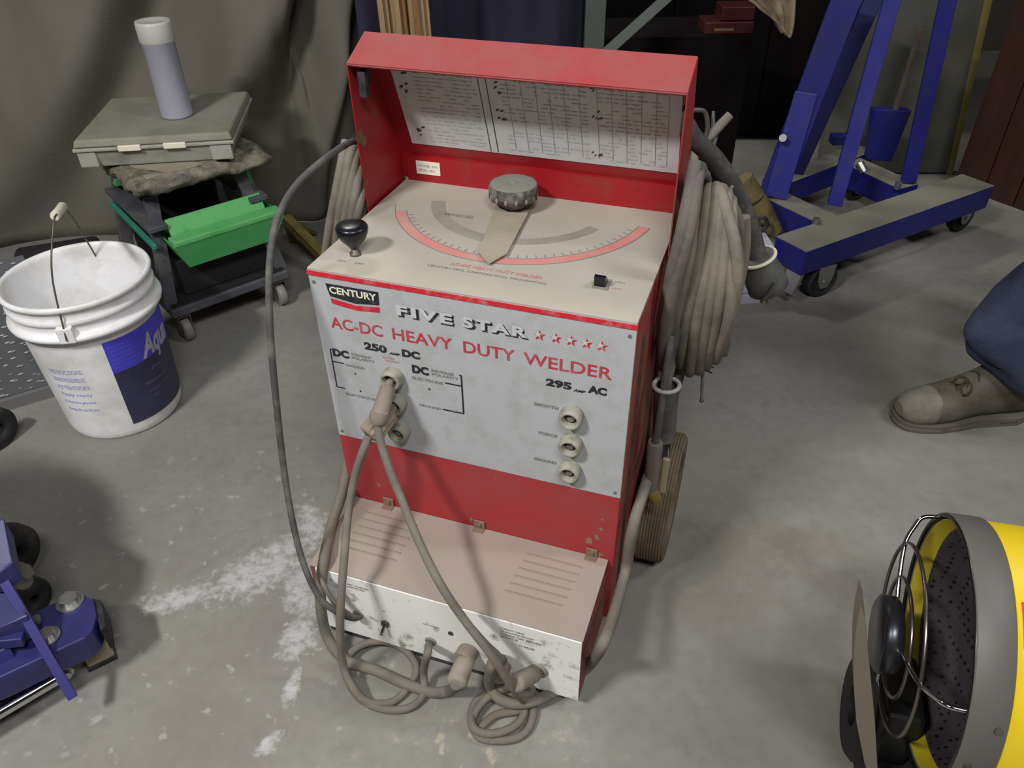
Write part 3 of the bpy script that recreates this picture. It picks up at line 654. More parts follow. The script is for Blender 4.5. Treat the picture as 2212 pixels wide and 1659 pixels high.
# heavy cable down the right side -> front -> ties into right coil
c4 = [wl(W+.05, .26, .50), wl(W+.035, .20, .34)]+pts((1372, 1120, 'u', W+.024), (1352, 1230, 'u', W+.020), (1325, 1330, 'v', -.10), (1300, 1395, 'v', -.16), (1270, 1440, 'z', .045), (1220, 1480, 'z', .028), (1170, 1508, 'z', .026), (1120, 1520, 'z', .030), (1080, 1510, 'z', .030), (1058, 1480, 'z', .040), (1062, 1440, 'v', -.222), (1072, 1425, 'v', -.205))+[wl(HZ['plugB'].x, -BD+.005, HZ['plugB'].z)]
o = cable('welding_cable', 'thick grey cable sweeping down the right side and round in front to the plugs', c4, .0092, CABLE)
MB().tube([wl(HZ['plugB'].x, -BD-.002, HZ['plugB'].z), wl(HZ['plugB'].x+.001, -BD-.030, HZ['plugB'].z+.006)], [.0165, .0150], 0, 24).build('plug_collar', [PLUGM], o)
# thin lead parallel
cable('control_cable', 'thin lead beside the slanting grey lead, ending at the second plug of the white plate',
      pts((985, 1310, 'v', -.205), (1010, 1345, 'v', -.215), (1050, 1390, 'v', -.215), (1080, 1420, 'v', -.20))+[wl(HZ['plugB'].x, -BD-.018, HZ['plugB'].z+.010)], .0048, CABLE)
# lead from plug C
pC = wl(HZ['plugC'].x, -BD-.004, HZ['plugC'].z); qC = P(1112, 1478, v=-.225)
c5 = [qC]+pts((1095, 1488, 'z', .05), (1120, 1500, 'z', .045), (1148, 1497, 'z', .035), (1140, 1482, 'z', .035), (1085, 1490, 'z', .03), (1045, 1515, 'z', .02), (1022, 1555, 'z', .012), (1035, 1592, 'z', .008), (1080, 1600, 'z', .008), (1125, 1590, 'z', .008), (1148, 1560, 'z', .008), (1150, 1520, 'z', .010), (1120, 1500, 'z', .018), (1060, 1500, 'z', .012), (1025, 1520, 'z', .010), (1022, 1570, 'z', .018), (1060, 1585, 'z', .020), (1110, 1570, 'z', .014), (1132, 1540, 'z', .012), (1128, 1515, 'z', .02))
o = cable('welding_lead', 'grey lead from the rightmost plug of the white plate, knotted into the right floor coil', c5, .0066, CABLE)
plug_part(o, pC, qC, .0135, PLUGM)

# hanging coils on the hooks
def coil(name, label, cx, cz, y0, sx, sz, turns, dy, dx, r, m, seed, tail=None):
    random.seed(seed); path = []
    n = turns*26
    for i in range(n+1):
        t = i/26; a = 2*PI*t+PI/2; k = i/n
        jx = 1+.10*math.sin(t*2.1+seed); jz = 1+.05*math.sin(t*1.7)
        p = Vector((cx+dx*k+math.cos(a)*sx*jx+.006*math.sin(t*5), y0+dy*k+.03*math.sin(a)*1., cz+math.sin(a)*sz*jz-(.02*math.cos(2*a))))
        path.append(A0+U*p.x+V*p.y+Z*p.z)
    if tail: path += tail
    o = MB().tube(path, r, 0, 10).build(name, [m]); return tag(o, label, 'cable')
# right: strands splay along u; loops lie roughly in the depth direction
def coil2(name, label, u0, u1, v0, v1, zt, zb, turns, r, m, seed, par=None):
    random.seed(seed); path = []; n = turns*28
    for i in range(n+1):
        t = i/28; a = 2*PI*t; k = i/n; uu = u0+(u1-u0)*(.5-.5*math.cos(PI*k))+random.uniform(-.001, .001)
        drop = .018*math.sin(t*2.7+seed)
        vv = (v0+v1)/2-math.cos(a)*(v1-v0)/2*(1+.06*math.sin(t*3.1)); zz = (zt+zb)/2+math.sin(a)*(zt-zb)/2+(drop if math.sin(a) < 0 else drop*.4)
        # pear shape: narrow at the top, hangs on the hook
        s_ = .55+.45*(1-(zz-zb)/(zt-zb)) if zz > zb else 1.
        uu2 = u0+(uu-u0)*1. + (.012*math.sin(t*1.9) if i else 0) + (1-s_)*(-.012)
        path.append(A0+U*uu2+V*((v0+v1)/2+(vv-(v0+v1)/2)*(.6+.4*s_))+Z*zz)
    o = MB().tube(spline(path, 2), r, 0, 10).build(name, [m]); return tag(o, label, 'cable')
def pxcoil(name, label, loops, vf, vb, r, m):
    path = []
    for lp_ in loops:
        path += [P(x, y, v=vf+(.05 if i == 0 else (.06 if i == len(lp_)-1 else 0))) for i, (x, y) in enumerate(lp_)]
        back = [P(x+(6 if i else 0), y-4, v=vb) for i, (x, y) in enumerate(lp_)][::-1]
        # rise behind, shifted along the depth only
        path += [p_+V*(vb-vf)-V*.02 for p_ in [P(x, y, v=vf) for x, y in lp_[1:-1]][::-1]]
    return tag(MB().tube(spline(path, 7), r, 0, 10).build(name, [m]), label, 'cable')
pxcoil('cable_coil', 'pale dusty cable coil hanging from the hook on the right side',
       [[(1522, 418), (1492, 560), (1464, 680), (1455, 765)], [(1534, 408), (1512, 560), (1482, 690), (1472, 785)], [(1547, 405), (1530, 560), (1505, 700), (1490, 803)], [(1560, 410), (1547, 560), (1528, 690), (1510, 800)], [(1570, 420), (1564, 560), (1548, 680), (1525, 790)], [(1578, 436), (1582, 570), (1574, 690), (1545, 775)], [(1556, 408), (1590, 540), (1588, 640), (1562, 760)]], .16, .29, .0092, CABLEW)
pxcoil('cable_coil', 'darker grey cable coil hung between the pale coil and the red right side',
       [[(1503, 350), (1478, 480), (1446, 620), (1430, 740)], [(1508, 372), (1490, 490), (1456, 640), (1442, 760)], [(1500, 392), (1474, 540), (1440, 690), (1436, 790)]], .13, .30, .0098, mat('cable_mid', (104, 98, 92), .85, var=.12, col2=(76, 72, 70), mix=.4, mscale=12))
pxcoil('cable_coil', 'grey cable coil hanging on the left side behind the black knob',
       [[(748, 305), (730, 400), (708, 520), (696, 640)], [(762, 318), (746, 400), (728, 500), (712, 640)], [(772, 330), (758, 405), (742, 500), (726, 640)], [(780, 348), (770, 410), (756, 500), (740, 640)], [(786, 370), (780, 430), (768, 500), (752, 640)]], .26, .35, .0090, mat('cable_left', (126, 121, 110), .85, var=.1, col2=(100, 96, 88), mix=.35, mscale=14))

# thick power cord with its big plug hanging on the right
cord = pts((1470, 262, 'v', .40), (1500, 300, 'v', .42), (1545, 345, 'v', .44), (1585, 405, 'v', .46), (1612, 465, 'v', .475), (1632, 530, 'v', .48), (1638, 575, 'v', .48))
o = tag(MB().tube(spline([wl(.40, .385, .80)]+cord), .0155, 0, 18).build('power_cord', [CABLED]), 'thick dark power cord with a big round plug hanging over the white carton', 'power cord')
pa = P(1636, 552, v=.48); pb = P(1662, 628, v=.49); dd = pb-pa
MB().tube([pa, pa+dd*.06, pa+dd*.12, pa+dd*.3, pa+dd*.5, pa+dd*.9, pa+dd*1.], [.028, .031, .029, .031, .036, .037, .026], 0, 28).build('plug', [mat('plug_gray', (84, 84, 82), .6, var=.15, col2=(110, 108, 100), mix=.35, mscale=20)], o)
aa = dd.normalized(); MB().torus(pa+dd*.05, aa, .031, .0035, 0, 32, 8).build('plug_rim', [LABELW], o)
for k in (-1, 0, 1):
    q = pb+aa*.0+dd.orthogonal().normalized()*k*.016; MB().beam(q, q+aa*.016, .003, .010, up=V, b=.0005).build('prong', [BRASS], o)
gr_ = MB(); q = pa+dd*.55; sdv = aa.cross(V).normalized()
gr_.tube(spline([q-V*.037+sdv*.022, q-V*.040+sdv*.006+aa*.02, q-V*.038-sdv*.012+aa*.036]), .0035, 0, 8); gr_.build('grip_ridge', [mat('plug_gray', ())], o)

# electrode holder hanging on the right side + ground clamp
p0 = P(1440, 832, v=.12); p1 = P(1434, 945, v=.12)
eh = tag(MB().tube([p0, p0+(p1-p0)*.12, p0+(p1-p0)*.15, p1], [.0200, .0205, .0192, .0182], 0, 28, caps=False).build('electrode_holder', [CABLED]), 'dark tubular electrode holder with a pale collar, hanging at the right side above the wheel', 'electrode holder')
MB().torus(p0, p1-p0, .0192, .0036, 0, 32, 8).build('collar_ring', [mat('ring_pale', (160, 158, 152), .5, var=.05)], eh)
MB().tube(spline([wl(W+.05, .20, .62), P(1450, 760, v=.15), p0+(p1-p0)*.10]), .0085, 0, 12).build('lead', [CABLED], eh)
p2 = P(1430, 985, v=.11); p3 = P(1418, 1075, v=.11)
MB().tube([p1, p1+(p2-p1)*.25, p2], [.0182, .0125, .0120], 0, 20).build('sleeve', [RUBBER], eh)
MB().beam(p1+U*.008, p2+U*.010, .004, .016, up=V).build('jaw', [STEEL], eh); MB().beam(p1-U*.004, p2+U*.006+(p2-p1)*.2, .006, .012, up=V).build('jaw', [BRASS], eh)
p4 = P(1416, 955, v=.085); p5 = P(1405, 1055, v=.085)
gc = tag(MB().tube([p4, p4+(p5-p4)*.05, p5], [.0115, .0125, .0110], 0, 24).build('ground_clamp', [mat('clamp_gray', (104, 98, 88), .8, var=.12)]), 'grey tubular ground clamp with a brass jaw, hanging in front of the worn wheel', 'ground clamp')
MB().tube([p5, P(1412, 1068, v=.085), P(1418, 1085, v=.085)], [.010, .012, .009], 0, 16).build('jaw', [BRASS], gc)
MB().beam(P(1440, 990, v=.095), P(1430, 1062, v=.095), .012, .007, up=V).build('jaw', [mat('jaw_pale', (150, 142, 112), .6, .3, var=.15)], gc)
MB().tube(spline([wl(W+.03, .14, .55), P(1425, 900, v=.09), p4]), .006, 0, 10).build('lead', [CABLED], gc)
# spare rod and wire brush behind the coil
q0 = P(1517, 868, v=.30); q1 = P(1524, 740, v=.30); q2 = P(1580, 405, v=.24)
rod = tag(MB().tube([P(1520, 740, v=.235), P(1516, 865, v=.235)], .0030, 0, 10).build('welding_rod', [CABLEW]), 'thin pale welding rod sticking down below the right cable coil', 'welding rod')
MB().ball(P(1516, 865, v=.235), .0042, 0, 10).build('rod_tip', [STEELD], rod)
MB().tube([P(1582, 402, v=.215), P(1550, 480, v=.215), P(1545, 560, v=.22)], [.0025, .004, .004], 0, 8).build('tie_tail', [CABLEW], rod)
bt = P(1518, 715, v=.36); bb = P(1560, 690, v=.36)
br_ = MB().beam(P(1555, 665, v=.38), P(1512, 800, v=.38), .012, .016, up=V)
brn_ = tag(br_.build('wire_brush', [STEELD]), 'wire brush with dark bristles hanging behind the right cable coil', 'brush')
bm_ = MB()
for k in range(12):
    a = P(1555, 665, v=.38).lerp(P(1512, 800, v=.38), (k+.5)/12); bm_.tube([a, a+U*.022+Z*.004-Z*.001*k], [.0028, .0016], 0, 6)
bm_.build('bristles', [RUBBER], brn_)
# clamp sticking up behind the lid, right
cl_ = thing('welding_clamp', 'grey clamp handles sticking up behind the right edge of the red lid', 'clamp', P(1530, 310, y=1.48))
Mi = Matrix.Translation(-cl_.location)
MB().tube([P(1508, 320, y=1.46), P(1545, 282, y=1.47), P(1577, 248, y=1.48)], [.0085, .0095, .0085], 0, 16).build('handle', [CABLE], cl_, Mi)
MB().tube(spline([P(1495, 238, y=1.45), P(1520, 240, y=1.46), P(1528, 262, y=1.46), P(1526, 290, y=1.46), P(1512, 312, y=1.46)]), .0045, 0, 12).build('jaw', [STEELD], cl_, Mi)
MB().tube(spline([P(1510, 318, y=1.46), P(1500, 345, y=1.42), wl(W+.03, .33, .64)]), .008, 0, 12).build('lead', [CABLE], cl_, Mi)
MB().tube([P(1541, 240, y=1.48), P(1540, 270, y=1.475), P(1544, 300, y=1.47), P(1541, 318, y=1.465)], [.003, .004, .006, .003], 0, 10).build('spring', [STEEL], cl_, Mi)

# ------------------------------------------------------------------ bucket
def bucket():
    bx, by = -.9522, 1.5119
    b = thing('plastic_bucket', 'white plastic pail with wire handle and violet and navy label', 'bucket', (bx, by, 0))
    def R(z): return .130+.0175*min(z, .37)/.37
    prof = [(.0001, .004), (.118, .004), (.124, .0), (.1285, .006), (R(.02), .02)]+[(R(k*.01), k*.01) for k in range(4, 28, 2)]+[(R(.285), .285), (.150, .288), (.1585, .291), (.1605, .297), (.1585, .303), (.1500, .305), (R(.33)+.001, .310), (R(.33)+.001, .325), (.1515, .328), (.1535, .333), (.1515, .339), (R(.35)+.001, .343), (.1495, .358), (.1545, .361), (.1562, .367), (.1540, .3725), (.1490, .3735), (.1445, .370), (.1440, .360), (.1395, .20), (.1270, .015), (.125, .010), (.0001, .010)]
    MB().lathe(prof, 0, 96).build('pail', [BUCK], b)
    def on(a, z, lift=.0008): r = R(z)+lift; return Vector((math.cos(a)*r, math.sin(a)*r, z))
    def patch(a0, a1, z0, z1, m, name, n=24, lift=.0008, slant=0.):
        q = MB(); vs = []; fs = []
        for j in range(7):
            for i in range(n+1): vs.append(on(a0+(a1-a0)*i/n+slant*(j/6), z0+(z1-z0)*j/6, lift))
        for j in range(6):
            for i in range(n): fs.append((j*(n+1)+i, j*(n+1)+i+1, (j+1)*(n+1)+i+1, (j+1)*(n+1)+i))
        q.add(vs, fs, 0, True); return q.build(name, [m], b)
    # find the azimuth of the label edges from the photo
    def az(px, py, z):
        p = P(px, py, z=z)
        best = min(range(0, 720), key=lambda k: ((lambda q: (q-p).length)(Vector((bx, by, 0))+on(k*PI/360, z))))
        # visible azimuth: choose the point whose ray passes closest
        d = (p-CAM).normalized(); cand = []
        for k in range(720):
            q = Vector((bx, by, 0))+on(k*PI/360, z); w = q-CAM; dist = (w-d*w.dot(d)).length; cand.append((dist, w.length, k*PI/360))
        cand.sort(); return min(cand[:6], key=lambda c: c[1])[2]
    aL = az(235, 770, .255); aL2 = az(283, 915, .03)
    aL = (aL+aL2)/2
    patch(aL, aL+1.75, .185, .268, BLAB, 'label')
    patch(aL, aL+1.75, .035, .185, NLAB, 'label')
    t = MB(); f1 = lambda s, z: on(aL+s, z, .0016)
    put_text(t, 'Aqua', .50, 1.25, .170, .245, f1, 0, .04, shear=.35)
    t.build('lettering', [mat('aqua_letters', (176, 172, 190), .5)], b)
    t = MB()
    for k in range(6): put_text(t, 'interior exterior finish', .04, .40, .250-k*.011, .255-k*.011, f1, 0)
    t.build('lettering', [mat('label_small', (112, 112, 226), .5)], b)
    t = MB(); put_text(t, 'Pro', .60, .80, .150, .160, f1, 0); put_text(t, 'Waterborne acrylic', .40, .95, .118, .130, f1, 0, shear=.3); put_text(t, 'semi gloss enamel', .42, .88, .098, .106, f1, 0); put_text(t, '18.9 L', .48, .62, .082, .090, f1, 0)
    t.build('lettering', [mat('label_gray', (120, 120, 150), .5)], b)
    t = MB(); aa_ = az(120, 830, .18)
    for k, s in enumerate(('INSTRUCTIONS', 'AVERTISSEMENT', 'ATTENTION', 'Apply evenly', 'Nettoyage', 'Keep from frost')):
        put_text(t, s, -.75, -.20, .20-k*.022, .212-k*.022, lambda s_, z: on(aL+s_-.22, z, .0012), 0, .02)
    t.build('printing', [PBLUE], b)
    # handle ears and wire bail
    eA = az(145, 715, .30); dirE = Vector((math.cos(eA), math.sin(eA), 0))
    for s in (1, -1):
        c = dirE*s*.156+Z*.305; e = MB(); tn = Vector((-dirE.y, dirE.x, 0))
        M = Matrix(((tn.x, dirE.x, 0, c.x), (tn.y, dirE.y, 0, c.y), (0, 0, 1, c.z), (0, 0, 0, 1)))
        e.box(-.016, .016, -.010, .006, -.012, .024, 0, M, .002); e.build('handle_ear', [BUCK], b)
    # bail standing up
    top = P(130, 450, y=by-.01)-Vector((bx, by, 0)); e1 = dirE*.164+Z*.302; e2 = -dirE*.164+Z*.302
    mid = [e1, e1.lerp(Vector((e1.x*.9, e1.y*.9, top.z*.72+.1)), .6), top+dirE*.035-Z*.004]
    hp = P(130, 465, y=by-.16)-Vector((bx, by, 0))
    a1 = P(145, 715, y=by+e1.y)-Vector((bx, by, 0))
    pathp = spline([e1, Vector((bx, by, 0))*0+(P(113, 600, y=by-.13)-Vector((bx, by, 0))), (P(115, 490, y=by-.07)-Vector((bx, by, 0))), (P(122, 462, y=by-.045)-Vector((bx, by, 0)))], 10)
    g0 = P(118, 468, y=by-.045)-Vector((bx, by, 0)); g1 = P(136, 445, y=by+.03)-Vector((bx, by, 0))
    pathq = spline([g1, g1.lerp(e2, .35)+Z*.02, g1.lerp(e2, .7)+Z*.012, e2], 10)
    hn = MB().tube(pathp, .0019, 0, 8).tube([g0, g1], .0019, 0, 8).tube(pathq, .0019, 0, 8).build('wire_handle', [STEELD], b)
    MB().tube([g0, g0.lerp(g1, .06), g0.lerp(g1, .5), g0.lerp(g1, .94), g1], [.008, .0098, .0088, .0098, .008], 0, 18).build('grip', [LABELW], hn)
bucket()

# ------------------------------------------------------------------ checker plate at the left edge
pl0 = P(-60, 905, z=0); pl1 = P(172, 835, z=0)
d_ = (pl1-pl0).normalized(); n_ = Vector((-d_.y, d_.x, 0))
plb = thing('metal_ramp', 'grey checker plate panel standing at the left edge behind the bucket', 'metal plate', pl0)
a = Vector((0, 0, 0)); b_ = pl1-pl0; lean = n_*.03+Z*.36
m_ = MB().prism([a, b_, b_+lean, a+lean], n_*.006); pan = m_.build('plate', [plate_mat()], plb)
uv = pan.data.uv_layers.new(name='UVMap')
for lp_ in pan.data.loops:
    co = pan.data.vertices[lp_.vertex_index].co; uv.data[lp_.index].uv = (co.dot(d_), co.z*1.1)
MB().prism([a-n_*.012, b_-n_*.012, b_-n_*.012+Z*.03, a-n_*.012+Z*.03], n_*.012).build('edge_strip', [mat('strip_gray', (128, 128, 128), .5, .4, var=.1)], plb)

# ------------------------------------------------------------------ green rolling mechanic seat
def stool():
    fl_ = P(398, 742, z=.0); fr = P(628, 655, z=.0)      # front casters
    d = (fr-fl_).normalized(); n = Vector((-d.y, d.x, 0)); w = (fr-fl_).length
    dep = .38
    s = thing('rolling_stool', 'black and green rolling mechanic stool with torn seat cushion, below the grey case', 'stool', fl_, math.atan2(d.y, d.x))
    # local frame: x to the right, y to the back
    for x in (.02, w-.02):
        for y in (.015, dep-.02):
            c = MB(); c.lathe([(.010, -.012), (.030, -.012), (.033, -.008), (.033, .008), (.030, .012), (.010, .012)], 0, 28, Matrix.Translation((x, y, .0335)) @ Matrix.Rotation(PI/2, 4, 'Y'))
            co = c.build('caster', [mat('caster_wheel', (128, 126, 122), .5, var=.1)], s)
            f = MB(); f.box(x-.018, x-.015, y-.014, y+.014, .025, .078, 0); f.box(x+.015, x+.018, y-.014, y+.014, .025, .078, 0); f.box(x-.018, x+.018, y-.016, y+.016, .076, .084, 0); f.cyl((x-.019, y, .0335), (x+.019, y, .0335), .006, 0, 12); f.cyl((x, y, .08), (x, y, .10), .009, 0, 12)
            f.build('fork', [STEELD], co)
    base = MB().box(-.01, w+.01, -.01, dep, .086, .112, b=.004).build('base_tray', [SLATE], s)
    MB().box(.0, w, -.002, dep-.01, .112, .118).build('tray_floor', [mat('tray_dark', (24, 24, 26), .8)], s)
    # leaning end frames
    for x0, x1 in ((.0, .045), (w-.0, w-.045)):
        f = MB()
        for y0, y1 in ((.02, .06), (dep-.03, dep-.07)):
            f.beam((x0, y0, .105), (x1, y1, .410), .034, .022, up=Vector((0, 1, 0)))
        f.beam((x0+(x1-x0)*.55, .0, .335), (x0+(x1-x0)*.55, dep-.04, .335), .050, .014, up=Z)
        f.build('end_frame', [SLATE], s)
    f = MB().beam((.004, .0, .292), (.004, dep-.05, .300), .012, .014, up=Z); f.build('side_trim', [TEAL], s)
    # green drawer bins hooked at the front
    g = MB(); xa, xb = .035, w+.015
    prof = [(-.050, .205), (-.058, .160), (-.050, .158), (-.020, .150)]
    def bin_(za, ha, yo):
        m = MB(); o_ = [(xa, yo-.060), (xb, yo-.060), (xb, yo+.085), (xa, yo+.085)]; i_ = [(xa+.03, yo-.040), (xb-.03, yo-.040), (xb-.03, yo+.07), (xa+.03, yo+.07)]
        top = [Vector((x, y, za+ha)) for x, y in o_]; bot = [Vector((x, y, za)) for x, y in i_]
        m.rings([top, bot], 0, False, False); m.add(bot, [(0, 1, 2, 3)], 0)
        tin = [Vector((x*.97+.03*(xa+xb)/2, y*.9+yo*.1, za+ha)) for x, y in o_]; bin2 = [Vector((x, y, za+.006)) for x, y in i_]
        m.rings([tin, bin2], 0, False, False); m.add(bin2, [(0, 1, 2, 3)], 0); m.rings([top, tin], 0, False, False)
        return m
    m = bin_(.225, .072, .010); m.build('green_tray', [GREEN], s)
    m = MB(); m.box(xa+.002, xb-.002, -.052, -.008, .296, .312, b=.004); m.prism([(xa+.015, -.004, .308), (xa+.015, .016, .345), (xa+.015, .022, .345), (xa+.015, .006, .305)], (xb-xa-.045, 0, 0), 0, .001)
    m.build('tray_lip', [mat('green_dusty', (92, 170, 100), .7, var=.12, col2=(60, 150, 74), mix=.35, mscale=14)], s)
    MB().box(.03, w-.03, dep-.075, dep-.065, .112, .40, b=.002).build('dark_gap_sheet', [mat('tray_dark', ())], s)  # dark sheet added to blacken the see-through gap under the seat
    MB().box(.05, w-.03, .03, .25, .119, .22, b=.004).build('dark_bin', [mat('tray_dark', ())], s)
    MB().prism([(.02, dep-.10, .36), (.02, dep-.04, .36), (.035, dep-.04, .40), (.035, dep-.10, .40)], (.02, 0, 0), 0).build('green_corner', [GREEN], s)
    MB().prism([(w+.005, .10, .30), (w+.005, .20, .30), (w-.01, .20, .39), (w-.01, .10, .39)], (.01, 0, 0), 0).build('green_corner', [GREEN], s)
    # seat board + cushion (torn)
    MB().box(.01, w+.015, .03, dep-.02, .408, .421, b=.003).build('seat_board', [mat('tray_dark', ())], s)
    bm = bmesh.new(); vs = []
    nx, ny = 30, 26; random.seed(4); x0, x1, y0, y1 = -.005, w+.030, -.012, dep-.0
    rings = []
    for k in range(9):
        t = k/8; a = -PI/2+t*PI; ins = .022*(1-math.cos(a)); zz = .438+.018*math.sin(a)
        r = []
        per = 80
        for i in range(per):
            q = i/per*4; e = int(q); fr_ = q-e
            P4 = [(x0, y0), (x1, y0), (x1, y1), (x0, y1)]; pA_, pB_ = P4[e], P4[(e+1) % 4]
            x = pA_[0]+(pB_[0]-pA_[0])*fr_; y = pA_[1]+(pB_[1]-pA_[1])*fr_
            cxx, cyy = (x0+x1)/2, (y0+y1)/2; x = cxx+(x-cxx)*(1-ins/.2); y = cyy+(y-cyy)*(1-ins/.2)
            nz = noise.noise(Vector((x*22, y*22, zz*40)))*.012+noise.noise(Vector((x*60, y*60, zz*60)))*.006
            r.append(Vector((x+nz*1.0, y+nz, zz+nz*.6)))
        rings.append(r)
    c = MB().rings(rings, 0); c.build('cushion', [CUSH], s)
    c = MB(); pp = [(x0+.035, y0+.03), (x1-.05, y0+.03), (x1-.04, y1-.04), (x0+.03, y1-.04)]
    c.rings([[Vector((x, y, .450)) for x, y in pp], [Vector((x+(.01 if x < .1 else -.01), y+.004, .4585)) for x, y in pp]], 0, True); c.build('cushion_top', [CUSHT], s)
stool()
# grey plastic case on the seat
cz = .460
c0 = P(148, 306, z=cz+.075); c1 = P(500, 286, z=cz+.075); c3 = P(228, 210, z=cz+.075)
dx_ = (c1-c0); dx_.z = 0; wC = dx_.length; dx_.normalize(); dyC = Vector((-dx_.y, dx_.x, 0)); depC = (c3-c0).dot(dyC)
case = thing('plastic_case', 'dusty pale grey plastic tool case lying on the green stool', 'case', (c0.x, c0.y, cz), math.atan2(dx_.y, dx_.x))
def tray(mb, z0, z1, i0, i1, mi=0, bev=0.):
    a = [Vector((i0, i0, z0)), Vector((wC-i0, i0, z0)), Vector((wC-i0, depC-i0, z0)), Vector((i0, depC-i0, z0))]
    b = [Vector((i1, i1, z1)), Vector((wC-i1, i1, z1)), Vector((wC-i1, depC-i1, z1)), Vector((i1, depC-i1, z1))]
    bm = bmesh.new(); A = [bm.verts.new(p) for p in a]; B = [bm.verts.new(p) for p in b]; bm.faces.new(A); bm.faces.new(B[::-1])
    for i in range(4): bm.faces.new((A[i], A[(i+1) % 4], B[(i+1) % 4], B[i]))
    bmesh.ops.bevel(bm, geom=bm.edges[:], offset=bev, segments=3, profile=.5, affect='EDGES'); mb._bm(bm, mi)
m = MB(); tray(m, 0, .048, .022, .006, 0, .004)
m.box(.006, .050, .004, .020, .006, .046, 0, None, .003); m.box(wC-.062, wC-.010, .004, .020, .006, .046, 0, None, .003)
m.build('case_body', [CASES], case)
m = MB(); m.box(.0, wC, .0, depC, .046, .054, 0, None, .002); m.build('rim', [CASES], case)
m = MB(); tray(m, .055, .074, .002, .008, 0, .005); ld = m.build('case_lid', [CASE], case)
m = MB(); m.box(wC*.28, wC*.42, -.004, .004, .044, .058, 0, None, .002); m.build('latch', [LABELW], case); m = MB(); m.box(wC*.56, wC*.70, -.004, .004, .044, .058, 0, None, .002); m.build('latch', [LABELW], case)
m = MB(); m.torus((wC*.53, .0, .036), (0, 0, 1), .03, .004, 0, 30, 8, 2.0, .5); 
# bottle on the case
bp_ = P(384, 249, z=cz+.075)
hB = (P(332, 45, y=bp_.y+.0).z)-(cz+.075)
bt = tag(MB().lathe([(.0001, .0), (.037, .0), (.040, .003), (.040, .006), (.0395, hB*.78), (.0405, hB*.785), (.0405, hB*.86), (.0385, hB*.875), (.0400, hB*.89), (.0410, hB*.98), (.0395, hB), (.0375, hB), (.0370, hB*.9), (.037, .012), (.0001, .010)], 0, 48, Matrix.Translation((bp_.x, bp_.y, cz+.0745))).build('plastic_bottle', [BOTT]), 'tall frosted white plastic cylinder bottle standing on the grey case', 'bottle')
MB().lathe([(.0412, hB*.80), (.0424, hB*.81), (.0424, hB*.985), (.0405, hB+.002), (.0370, hB+.001), (.0001, hB*.99)], 0, 48, Matrix.Translation((bp_.x, bp_.y, cz+.0745))).build('cap', [BOTTC], bt)

# olive stand between stool and welder
os_ = thing('axle_stand', 'small olive yellow steel stand beside the green stool, partly behind the welder', 'stand', P(640, 490, z=0))
Mi = Matrix.Translation(-os_.location)
e0 = P(618, 472, z=.13); e1 = P(700, 545, z=.02)
MB().beam(e0, P(705, 560, z=.06), .030, .030).build('leg', [OLIVE], os_, Mi)
MB().beam(e0+Vector((0, 0, -.002)), P(632, 520, z=.004), .022, .018).build('leg', [OLIVE], os_, Mi)
MB().beam(e0+Vector((0, .0, 0)), P(680, 505, z=.004), .016, .012).build('leg', [OLIVE], os_, Mi)

